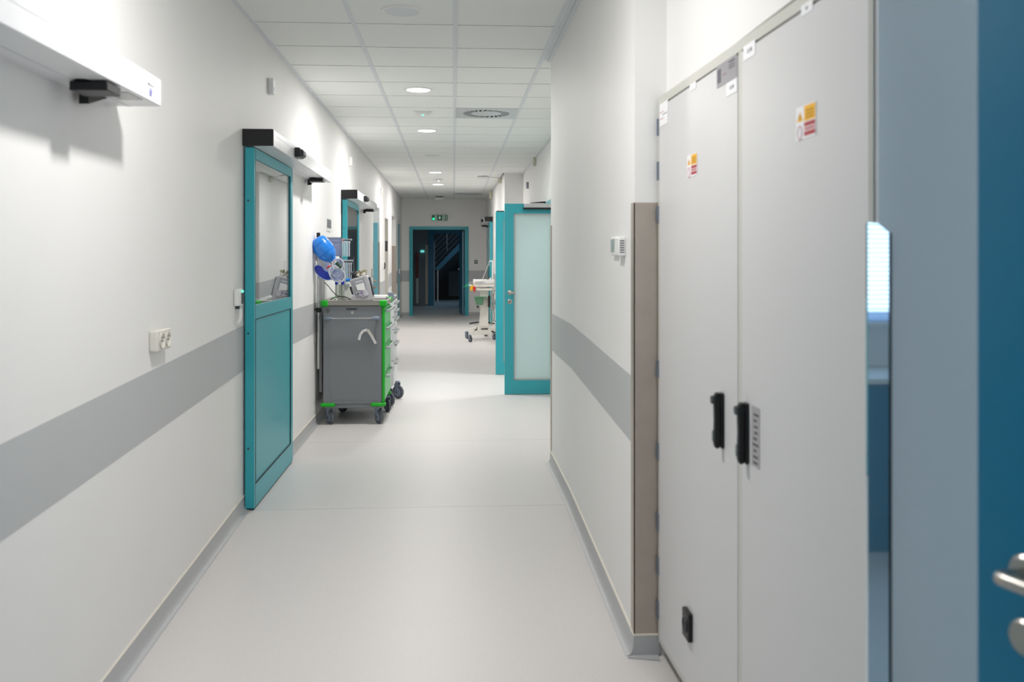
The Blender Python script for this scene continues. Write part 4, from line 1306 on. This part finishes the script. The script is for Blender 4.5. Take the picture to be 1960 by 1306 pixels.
# --- acrylic organiser behind the bag
oy = 8.32
def OX(px): return onY(px, 496, oy).x
def OZ(py): return onY(800, py, oy).z
og = thing('glove_box_holder', 'smoky blue box holder on masts beside blue resuscitator bag', 'holder', (OX(640), oy, OZ(537)))
x0, x1 = OX(623), OX(653)
obj('back_panel', MB().box(x0, x1, oy, oy + .10, OZ(491), OZ(455)), 'acrylic', og, bevel=.004)
obj('front_edge', MB().box(x0, x1, oy - .004, oy, OZ(457), OZ(454.5)).box(x0, x1, oy - .004, oy, OZ(464), OZ(463)).box(x1 - .005, x1, oy - .004, oy, OZ(535), OZ(455)), 'bluegrey', og)
obj('lower_pocket', MB().box(OX(618), x1, oy, oy + .09, OZ(536), OZ(496)), mat('clear_blue_pocket', rgb(170, 180, 215), .12, trans=.5, ior=1.1), og, bevel=.004)
# rows of catheters and their rack
rk = thing('tube_rack', 'clear rack of hanging catheter tubes left of the distant teal door', 'rack', (OX(664), oy + .02, OZ(545)))
xr0, xr1 = OX(653.5), OX(673)
obj('rack_bar', MB().box(xr0, xr1, oy + .01, oy + .03, OZ(460.5), OZ(457.5)).box(xr0, OX(675), oy + .01, oy + .03, OZ(501), OZ(497.5)), mat('rack_grey', rgb(176, 180, 184), .3), rk)
obj('rack_pocket', MB().box(xr0, OX(676), oy + .035, oy + .045, OZ(545), OZ(492)), 'clear', rk)
for row, (pt, pb, n) in enumerate(((458, 491, 5), (499, 542, 6))):
    for i in range(n):
        px = 656 + i * 3.2
        tb = thing('suction_tube', 'clear capped suction tube hanging in the rack', 'tube', (OX(px), oy, OZ(pb)), group='suction tubes in the clear rack')
        ordn = ['leftmost', 'second from the left', 'third from the left', 'fourth from the left', 'fifth from the left', 'rightmost'][i if not (row == 0 and i == 4) else 5]
        tb['label'] = ordn + (' clear suction tube in the upper row of the rack' if row == 0 else ' clear suction tube in the lower row of the rack')
        tb['group'] = 'suction tubes in the upper rack row' if row == 0 else 'suction tubes in the lower rack row'
        mt = MB().cyl((OX(px), oy, OZ(pb)), (OX(px), oy, OZ(pt + 9)), .0045, seg=8)
        obj('tube_body', mt, mat('milky_tube', rgb(214, 218, 222), .25, trans=.25) if i == 0 and row == 0 else 'clearrim', tb)
        mc = MB().cyl((OX(px), oy, OZ(pt + 9)), (OX(px) + .003, oy, OZ(pt + 4)), .0045, .0085, seg=10)
        obj('funnel', mc, 'clearrim', tb)
        obj('cap', MB().ellip((OX(px) + .004, oy, OZ(pt + 2)), .0075, .0075, .007, seg=10, rings=6), ('red' if i == 0 and row == 0 else 'darkgrey'), tb)

# --- blue resuscitator bag hanging from the pole
by = 7.90
def bp(px, py, y=by): return onY(px, py, y)
bag = thing('resuscitator_bag', 'bright blue resuscitator bag hanging from the steel pole', 'resuscitator', bp(622, 500))
ctr = bp(620.5, 478)
axd = (bp(637, 500) - bp(607, 462)).normalized()
axd = Vector((axd.x, 0.0, axd.z))
Ls = (bp(640, 500) - bp(608, 459)).length
prof = [(0, -.5), (.28, -.49), (.40, -.42), (.45, -.3), (.47, -.1), (.455, .1), (.40, .28), (.30, .40), (.20, .46), (.19, .52), (0, .53)]
pm = MB().lathe(ctr, axd, [(r_ * Ls * .78, h_ * Ls) for r_, h_ in prof], seg=28)
bo = obj('bag_body', pm, 'blue', bag)
rb = MB()
for h_, r_ in ((-.26, .455), (.14, .445)):
    rb.torus(ctr + axd * h_ * Ls, axd, r_ * Ls * .78, .003, seg=32)
obj('bag_rib', rb, mat('deeper_blue', rgb(18, 118, 214), .3), bo)
hl = [bp(627, 463), bp(632, 468), bp(637, 478), bp(640, 490), bp(641, 497)]
hl = [p + Vector((.0, -.045, 0)) for p in hl]
obj('hand_strap', MB().tube(hl, .006, seg=8, smooth=2), 'blue', bag)
# valve: clear elbow, dark green outlet
v0 = bp(641, 502); v1 = bp(645, 505)
obj('clear_connector', MB().cyl(bp(637, 500), bp(643, 508), .026, .022, seg=18), 'clearrim', bag)
obj('green_valve', MB().cyl(bp(644, 503, by - .04), bp(653, 513, by - .05), .016, .013, seg=18), 'darkgreen', bag)
obj('pink_ring', MB().torus(bp(638.5, 501), axd, .027, .0035, seg=22), mat('pink_plastic', rgb(214, 150, 160), .35), bag)
# navy mask
nm = thing('breathing_mask', 'deep blue oval breathing mask hanging below the blue bag', 'mask', bp(618, 535))
c = bp(619, 522, 7.90)
Rn = Matrix.Rotation(math.radians(38), 3, 'Y')
def bean(c, R_, a, b_, r_, bend=.25, seg=28):
    pts = []
    for i in range(seg):
        t_ = 2 * PI * i / seg
        x = a * math.cos(t_); z_ = b_ * math.sin(t_) * (1 - bend * (z_sign(math.sin(t_))) * math.exp(-(x / (a * .4)) ** 2))
        pts.append(c + R_ @ Vector((x, 0, z_)))
    return pts
def z_sign(v): return 1 if v > 0 else 0
pts = bean(c, Rn, .086, .044, 0, .5)
mk = MB()
front = [p + Vector((0, -.018, 0)) for p in pts]
inner = [c + (p - c) * .82 + Vector((0, -.028, 0)) for p in pts]
nseg = len(pts)
cen = c + Vector((0, -.03, 0))
vs = pts + front + inner + [cen]
fs = []
for i in range(nseg):
    j = (i + 1) % nseg
    fs += [[i, j, nseg + j, nseg + i], [nseg + i, nseg + j, 2 * nseg + j, 2 * nseg + i], [2 * nseg + i, 2 * nseg + j, 3 * nseg]]
fs.append(list(range(nseg - 1, -1, -1)))
mk.add(vs, fs)
obj('mask_cushion', mk, 'navy', nm)
obj('mask_rim', MB().tube(front + [front[0]], .004, seg=6), mat('pale_rim', rgb(170, 190, 230), .3), nm)
# clear mask with inflated ring
cm = thing('clear_mask', 'round clear face mask with ring hanging in front of the holder', 'mask', bp(645, 545))
c = bp(645, 525, 7.84)
obj('ring', MB().torus(c, (0.1, -1, 0.1), .060, .007, seg=36, sq=(.9, 1.25)), 'clearrim', cm)
obj('inner_ring', MB().torus(c + Vector((.0, -.015, .015)), (0.1, -1, 0.1), .036, .004, seg=30), 'clearrim', cm)
dome = MB().lathe(c, (0, -1, 0), [(.055, 0), (.050, .018), (.036, .034), (.018, .042), (.014, .06)], seg=28)
obj('dome', dome, 'clear', cm)
# upper clear ring around the valve
obj('valve_ring', MB().torus(bp(647, 506, 7.84), (0, -1, .1), .048, .005, seg=34), 'clearrim', cm)
obj('red_seal', MB().torus(bp(629, 511, 7.86), axd, .018, .0055, seg=22), 'red', cm)
obj('white_collar', MB().cyl(bp(630, 512, 7.87), bp(635, 507, 7.87), .016, .02, seg=18), 'clearrim', cm)
# white mask with red ring at far left
wm = thing('white_mask', 'white translucent mask with red ring left of the blue bag', 'mask', bp(601, 497))
cc = [bp(p[0], p[1], 8.0) for p in ((603, 459), (599, 470), (598.5, 481), (601, 489), (606, 495), (611, 497))]
obj('mask_shell', MB().tube(cc, .022, seg=14, smooth=2), mat('milky_plastic', rgb(232, 230, 234), .3, trans=.2), wm)
obj('red_ring', MB().torus(bp(600, 484, 7.97), (1, -.5, .2), .020, .0035, seg=24), 'red', wm)
obj('strap', MB().tube([bp(604, 458, 7.98), bp(600, 463, 7.98), bp(608, 491, 7.98), bp(620, 505, 7.98), bp(628, 513, 7.95)], .0025, seg=6, smooth=2), 'clearrim', wm)

# --- things standing on the worktop
wt = 1.058
def onW(px, y): return onY(px, 496, y).x
# defibrillator
dy0, dyD = 8.03, .16
df = thing('defibrillator', 'pale grey defibrillator monitor with round buttons on the cart', 'monitor', (onW(690, dy0), dy0 + .08, wt))
def D(px, py, y=dy0): return onY(px, py, y)
outline = [(672, 577), (705, 577), (712, 575), (714, 571), (707, 540), (703, 529), (700, 527), (671, 535), (669, 537), (677, 565), (672, 569), (671, 573)]
bodyp = [D(*p) for p in outline]
for p in bodyp: p.z = max(p.z, wt + .001)
obj('case', MB().prism(bodyp, (0, dyD, 0)), 'monitor', df, bevel=.006, seg=3)
fb = [D(*p) for p in ((673, 537.5), (697, 531), (705, 566), (694, 569), (681, 566), (680, 560))]
bz = obj('front_bezel', MB().prism([p - Vector((0, .004, 0)) for p in fb], (0, .004, 0)), 'monitor2', df)
pw = [D(*p) for p in ((681, 546), (696, 541.5), (700, 556), (684, 556))]
obj('printer_door', MB().prism([p - Vector((0, .010, 0)) for p in pw], (0, .007, 0)), 'white', bz, bevel=.002)
kp = [D(*p) for p in ((681, 559), (703, 555.5), (705.5, 565), (696, 568.5), (684, 565))]
obj('keypad', MB().prism([p - Vector((0, .007, 0)) for p in kp], (0, .005, 0)), mat('lilac_keypad', rgb(205, 202, 216), .4), bz)
for (px, py, mm, rr_) in ((686, 562, 'darkgreen', .0095), (692.3, 560.5, mat('purple_button', rgb(120, 70, 140), .4), .0095), (698.5, 558.5, 'white', .0085), (699.5, 564.5, 'white', .0085), (695, 565, 'darkgrey', .0045)):
    p = D(px, py)
    b1 = obj('button', MB().cyl(p - Vector((0, .006, 0)), p - Vector((0, .011, 0)), rr_, seg=20), mm, bz)
    obj('button_mark', MB().cyl(p - Vector((0, .011, 0)), p - Vector((0, .0115, 0)), rr_ * .42, seg=12), 'darkgrey' if mm == 'white' else 'monitor', b1)
sp2 = [D(*p) for p in ((704, 531), (706, 530.5), (714, 563), (713.5, 566))]
obj('dark_side_panel', MB().prism([p + Vector((.003, .02, 0)) for p in sp2], (0, dyD - .04, 0)), mat('navy_panel', rgb(40, 46, 62), .4), df)
sb = [D(*p) for p in ((668, 550), (672, 548.5), (676, 563), (673, 564.5))]
obj('side_latch', MB().prism([p + Vector((0, .02, 0)) for p in sb], (0, .06, 0)), 'darkgrey', df)
tp = [D(*p) for p in ((672, 535.5), (687, 531), (686, 529), (672, 533))]
obj('top_handle', MB().prism([p + Vector((0, .01, 0)) for p in tp], (0, .05, 0)), 'black', df)
obj('name_plate', MB().prism([p - Vector((0, .0045, 0)) for p in [D(*p) for p in ((680, 540), (694, 536.5), (694.3, 538), (680.3, 541.5))]], (0, .002, 0)), 'grid', bz)
# coils and pads on top of it
random.seed(11)
for i, (cx, cy, w1, mm, lab) in enumerate(((677, 527, 6, 'darkgrey', 'dark grey cable plug pile on the defibrillator'), (686, 526, 6, mat('tan_lead', rgb(150, 136, 104), .5), 'beige tangled lead bundle on the defibrillator'), (697, 524, 7, mat('olive_lead', rgb(150, 148, 120), .5), 'olive tangled lead bundle at the right on the defibrillator'))):
    cpt = D(cx, cy, dy0 + .08)
    pts = []
    for k in range(16):
        a = k * 2.4
        pts.append(cpt + Vector((math.cos(a) * .036 * (.6 + random.random() * .5), math.sin(a) * .034, (random.random() - .35) * .062)))
    t = thing('cable_bundle', lab, 'cable', cpt - Vector((0, 0, .022)), group='lead bundles on the defibrillator')
    obj('lead', MB().tube(pts, .0058, seg=7, smooth=2), mm, t)
    obj('connector', MB().obox(cpt + Vector((.0, -.02, -.006)), .03, .02, .024, Matrix.Rotation(.3 + i, 3, 'Y')), 'offwhite' if i else 'black', t, bevel=.003)
# black cable on the worktop
p = [bp(621, 541, 8.1), bp(628, 547, 8.05), bp(634, 555, 8.03), bp(643, 565, 8.0), bp(652, 568, 8.0), bp(666, 570, 8.0), bp(671, 574, 8.0)]
for v in p[3:]: v.z = max(v.z, wt + .008)
tag(obj('power_cable', MB().tube(p, .0035, seg=8, smooth=2), 'black'), 'black cable looping down to the defibrillator', 'cable')
p = [bp(632, 574, 8.0), bp(640, 570.5, 8.0), bp(650, 567.5, 8.02), bp(661, 568, 8.0), bp(671, 573, 8.0)]
for v in p: v.z = max(v.z, wt + .008)
tag(obj('power_cable', MB().tube(p, .0035, seg=8, smooth=2), 'black'), 'thin black cable lying flat along the cart worktop', 'cable')
pg = bp(642, 575, 8.0)
r = thing('adhesive_roll', 'small white roll lying on the cart worktop', 'roll', (pg.x, 7.985, wt))
obj('roll_body', MB().cyl((pg.x, 7.975, wt + .014), (pg.x, 8.0, wt + .014), .0135, seg=20), 'white', r)
obj('core', MB().cyl((pg.x, 7.973, wt + .014), (pg.x, 7.976, wt + .014), .006, seg=14), 'darkgrey', r)
# clear cylinders with navy caps
for i, px in enumerate((644, 650, 656)):
    x = onW(px, 8.22)
    r = thing('specimen_tube', ['left of three tall clear tubes on the cart, navy cap', 'tall clear tube with white cap between two navy-capped ones', 'right of three tall clear tubes on the cart, navy cap'][i], 'tube', (x, 8.22, wt), group='clear tubes with navy caps on the cart')
    obj('tube_body', MB().cyl((x, 8.22, wt), (x, 8.22, wt + .135), .0115, seg=16), mat('greenish_tube', rgb(196, 206, 190), .2, trans=.4), r)
    obj('cap', MB().cyl((x, 8.22, wt + .135), (x, 8.22, wt + .175), .013, seg=16), 'navy' if i != 1 else 'white', r)
r = thing('infusion_bag', 'milky white bag propped behind the defibrillator', 'bag', (onW(664, 8.3), 8.3, wt))
pb_ = [bp(*p_, 8.3) for p_ in ((658, 575), (673, 575), (673, 548), (669, 540), (661, 542), (657, 552))]
for v in pb_: v.z = max(v.z, wt)
obj('bag_body', MB().prism(pb_, (0, .035, 0)), mat('milky_bag', rgb(226, 230, 222), .35), r, bevel=.010, seg=3)
q = bp(667, 536, 8.27)
obj('blue_cap', MB().cyl(q - Vector((.022, 0, .003)), q + Vector((.022, 0, .004)), .0125, .0115, seg=16), 'blue', r)
r = thing('document_tray', 'white papers in a tray behind the defibrillator', 'papers', (-.70, 8.45, wt))
obj('sheet_stack', MB().box(-.80, -.61, 8.35, 8.58, wt + .004, wt + .022), 'paper', r, bevel=.002)
obj('tray', MB().box(-.81, -.60, 8.33, 8.60, wt, wt + .004), 'darkgrey', r)
obj('top_sheet', MB().obox((-.68, 8.47, wt + .026), .16, .23, .006, Matrix.Rotation(.15, 3, 'Z')), 'white', r)

# --- white drawer cart behind
WX_0, WX_1, WY0, WY1 = -1.10, -.592, 8.86, 9.40
wc = thing('drawer_cart', 'white drawer cart standing behind the green-edged cart', 'medical cart', ((WX_0 + WX_1) / 2, (WY0 + WY1) / 2, 0))
obj('cart_body', MB().box(WX_0, WX_1, WY0, WY1, .18, 1.03), 'whitecart', wc, bevel=.006)
obj('worktop', MB().box(WX_0 - .01, WX_1 + .02, WY0 - .01, WY1 + .01, 1.03, 1.06), mat('grey_top', rgb(150, 156, 162), .4), wc, bevel=.008)
obj('corner_post', MB().box(WX_1 - .035, WX_1 + .02, WY0 - .01, WY0 + .05, 1.04, 1.10), 'bluegrey', wc, bevel=.006)
zz = [.20, .44, .62, .74, .86, .94, 1.02]
for a, b_ in zip(zz, zz[1:]):
    d = obj('drawer', MB().box(WX_1, WX_1 + .02, WY0 + .01, WY1 - .01, a + .003, b_ - .003), 'whitecart', wc, bevel=.003)
    hh = MB().box(WX_1 + .02, WX_1 + .045, WY0 + .05, WY0 + .07, b_ - .036, b_ - .018).box(WX_1 + .02, WX_1 + .045, WY1 - .07, WY1 - .05, b_ - .036, b_ - .018).box(WX_1 + .036, WX_1 + .048, WY0 + .05, WY1 - .05, b_ - .038, b_ - .016)
    obj('drawer_handle', hh, 'silver', d, bevel=.003)
for i, (cx, cy) in enumerate(((WX_0 + .06, WY0 + .06), (WX_1 - .02, WY0 + .06), (WX_0 + .06, WY1 - .05), (WX_1 + .03, WY1 - .0))):
    caster(wc, cx, cy, 0.0, .070, yaw=(.2, .7, .1, .9)[i], top=.18)
obj('base_frame', MB().box(WX_0 + .02, WX_1 - .02, WY0 + .02, WY1 - .02, .15, .182), 'cartgrey', wc)

# --- mobile diagnostic cart on the right
EY = 15.95
zE = fz(EY)
def E(px, py, y=EY): return onY(px, py, y)
def ex(px, y=EY): return onY(px, 496, y).x
def ez(py, y=EY): return onY(900, py, y).z
ec = thing('diagnostic_cart', 'white wheeled diagnostic cart by the right wall near the far doorway', 'medical cart', (ex(926), EY + .1, zE))
colp = [E(917, 626), E(935, 626), E(935, 556), E(919, 556), E(920, 590)]
obj('column', MB().prism(colp, (0, .13, 0)), mat('cream_white', rgb(234, 231, 222), .4), ec, bevel=.008)
bs = MB()
bs.prism([E(904, 640), E(912, 626), E(948, 628), E(956, 634), E(956, 641), E(906, 641)], (0, .10, 0))
M['cream'] = bpy.data.materials['cream_white']
obj('base', bs, 'cream', ec, bevel=.006)
lg = MB()
for (pa, pb) in (((914, 630), (896, 640)), ((914, 627), (896, 632)), ((940, 634), (956, 640))):
    a, b_ = E(*pa), E(*pb)
    n_ = Vector((0, 0, .018))
    lg.prism([a - n_, b_ - n_ * .6, b_ + n_ * .6, a + n_], (0, .05, 0))
obj('base_leg', lg, 'cream', ec, bevel=.004)
obj('foot_grip', MB().prism([E(898, 618.5), E(916, 616), E(917, 618), E(899, 621)], (0, .03, 0)).prism([E(934, 616), E(947, 619), E(947, 621), E(935, 619)], (0, .03, 0)), 'black', ec)
obj('dark_slot', MB().prism([E(920, 629), E(934, 628.5), E(934, 631), E(921, 631)], (0, .006, 0)), 'black', ec)
bpy.data.objects['dark_slot'].location.y = -.006
for (px, py, yy) in ((900, 652, 15.72), (894, 645, 16.1), (946, 646, 15.95), (930, 640, 16.35)):
    x = ex(px, yy)
    caster(ec, x, yy, fz(yy), .050, yaw=.6, top=fz(yy) + .125, m='darkgrey')
obj('tray', MB().box(ex(912), ex(950), EY - .05, EY + .35, ez(556.5), ez(552)), 'cream', ec, bevel=.008)
obj('shelf', MB().box(ex(906.5), ex(946), EY - .05, EY + .33, ez(549.5), ez(543.5)), 'cream', ec, bevel=.006)
dv = thing('ecg_device', 'white flat recorder with dark screen on the right-hand cart', 'monitor', (ex(926), EY + .1, ez(543)))
obj('case', MB().box(ex(906), ex(946), EY - .06, EY + .32, ez(543.3), ez(535.5)), 'white', dv, bevel=.008)
obj('key_field', MB().box(ex(909), ex(928), EY - .062, EY - .058, ez(541), ez(539.5)), 'monitor2', dv)
obj('screen', MB().prism([E(927, 540), E(938, 530.5), E(939, 531.5), E(930, 540)], (0, .26, 0)), 'darkgrey', dv)
obj('screen_back', MB().prism([E(930, 540), E(939, 531.5), E(941, 532), E(933, 540)], (0, .26, 0)), 'white', dv)
bk = thing('plastic_basket', 'green tinted plastic basket on the right-hand cart column', 'basket', (ex(918), EY - .06, ez(584)))
obj('basket_body', MB().prism([E(908, 570, EY - .1), E(926, 568.5, EY - .1), E(924, 584, EY - .1), E(912, 584, EY - .1)], (0, .10, 0)), 'basket', bk)
obj('basket_rim', MB().box(ex(907.5), ex(932), EY - .11, EY + .0, ez(570), ez(567.5)), mat('green_rim', rgb(90, 140, 105), .4), bk)
obj('small_box', MB().box(ex(912.5), ex(916), EY - .105, EY - .05, ez(589), ez(585)), 'black', bk)
el = MB()
leads = thing('electrode_clamps', 'yellow and red electrode clamps with green lead on the right-hand cart', 'electrodes', (ex(904), EY - .08, ez(559)))
obj('yellow_clamp', MB().prism([E(899.5, 556, EY - .1), E(900.5, 548, EY - .1), E(905, 545, EY - .1), E(906, 549, EY - .1), E(904, 557, EY - .1)], (0, .03, 0)), 'yellow', leads, bevel=.004)
obj('red_clamp', MB().prism([E(905, 551, EY - .12), E(907, 548, EY - .12), E(910.5, 550, EY - .12), E(909.5, 559, EY - .12), E(907, 559.5, EY - .12)], (0, .03, 0)), 'red', leads, bevel=.004)
obj('white_clamp', MB().prism([E(895.5, 545.5, EY - .1), E(901, 545, EY - .1), E(905, 547, EY - .1), E(900, 548, EY - .1)], (0, .03, 0)), 'white', leads, bevel=.002)
obj('green_lead', MB().tube([E(886, 548.6, EY - .09), E(893, 548.5, EY - .09), E(899, 548, EY - .09)], .004, seg=6).tube([E(890, 548.5, EY - .09), E(896, 543, EY - .09), E(899, 545, EY - .09)], .004, seg=6, smooth=1), mat('green_wire', rgb(40, 190, 110), .4), leads)
# cable arm and hanging cables
ca = thing('lead_stand', 'thin white cable arm rising above the right-hand cart', 'arm', (ex(943), EY + .2, ez(537)))
obj('arm_post', MB().cyl((ex(944.5), EY + .37, ez(537)), (ex(944.5), EY + .37, ez(500)), .012, seg=10), 'white', ca)
obj('arm_hook', MB().tube([(ex(944.5), EY + .37, ez(500)), (ex(941), EY + .37, ez(499.5)), (ex(938), EY + .37, ez(502))], .009, seg=8, smooth=1), 'white', ca)
obj('patient_lead', MB().tube([(ex(938), EY + .37, ez(502)), (ex(932), EY + .30, ez(517)), (ex(926), EY + .15, ez(530)), (ex(921), EY - .08, ez(541)), (ex(916), EY - .09, ez(548))], .006, seg=6, smooth=2), 'monitor', ca)
rng = random.Random(5)
gcl = 'lead loops hanging from the right-hand cart'
for i, (px, pt, pb, mm, lab) in enumerate(((938.5, 556, 622, 'beige', 'beige lead loop hanging left on the right-hand cart'), (942, 552, 600, 'monitor2', 'grey lead loop hanging on the right-hand cart'), (945.5, 556, 615, 'darkgrey', 'dark lead hanging on the right-hand cart next to the teal door'), (940.5, 560, 590, 'offwhite', 'short pale lead loop hanging on the right-hand cart'))):
    a = []
    for k in range(9):
        u = k / 8
        a.append(Vector((ex(px + math.sin(k * 1.9 + i) * 1.3), EY - .07 + .01 * i, ez(pt + (pb - pt) * u))))
    for k in range(6):
        u = 1 - k / 5
        a.append(Vector((ex(px + 3.2 + math.sin(k * 1.7) * .8), EY - .06 + .01 * i, ez(pt + (pb - pt) * u))))
    tag(obj('hanging_lead', MB().tube(a, .005, seg=6, smooth=2), mm), lab, 'cable', gcl)
tag(obj('power_adapter', MB().box(ex(933.8), ex(938), EY - .09, EY - .02, ez(588), ez(566)), 'black', bevel=.004), 'black power adapter on the right-hand cart column', 'adapter')
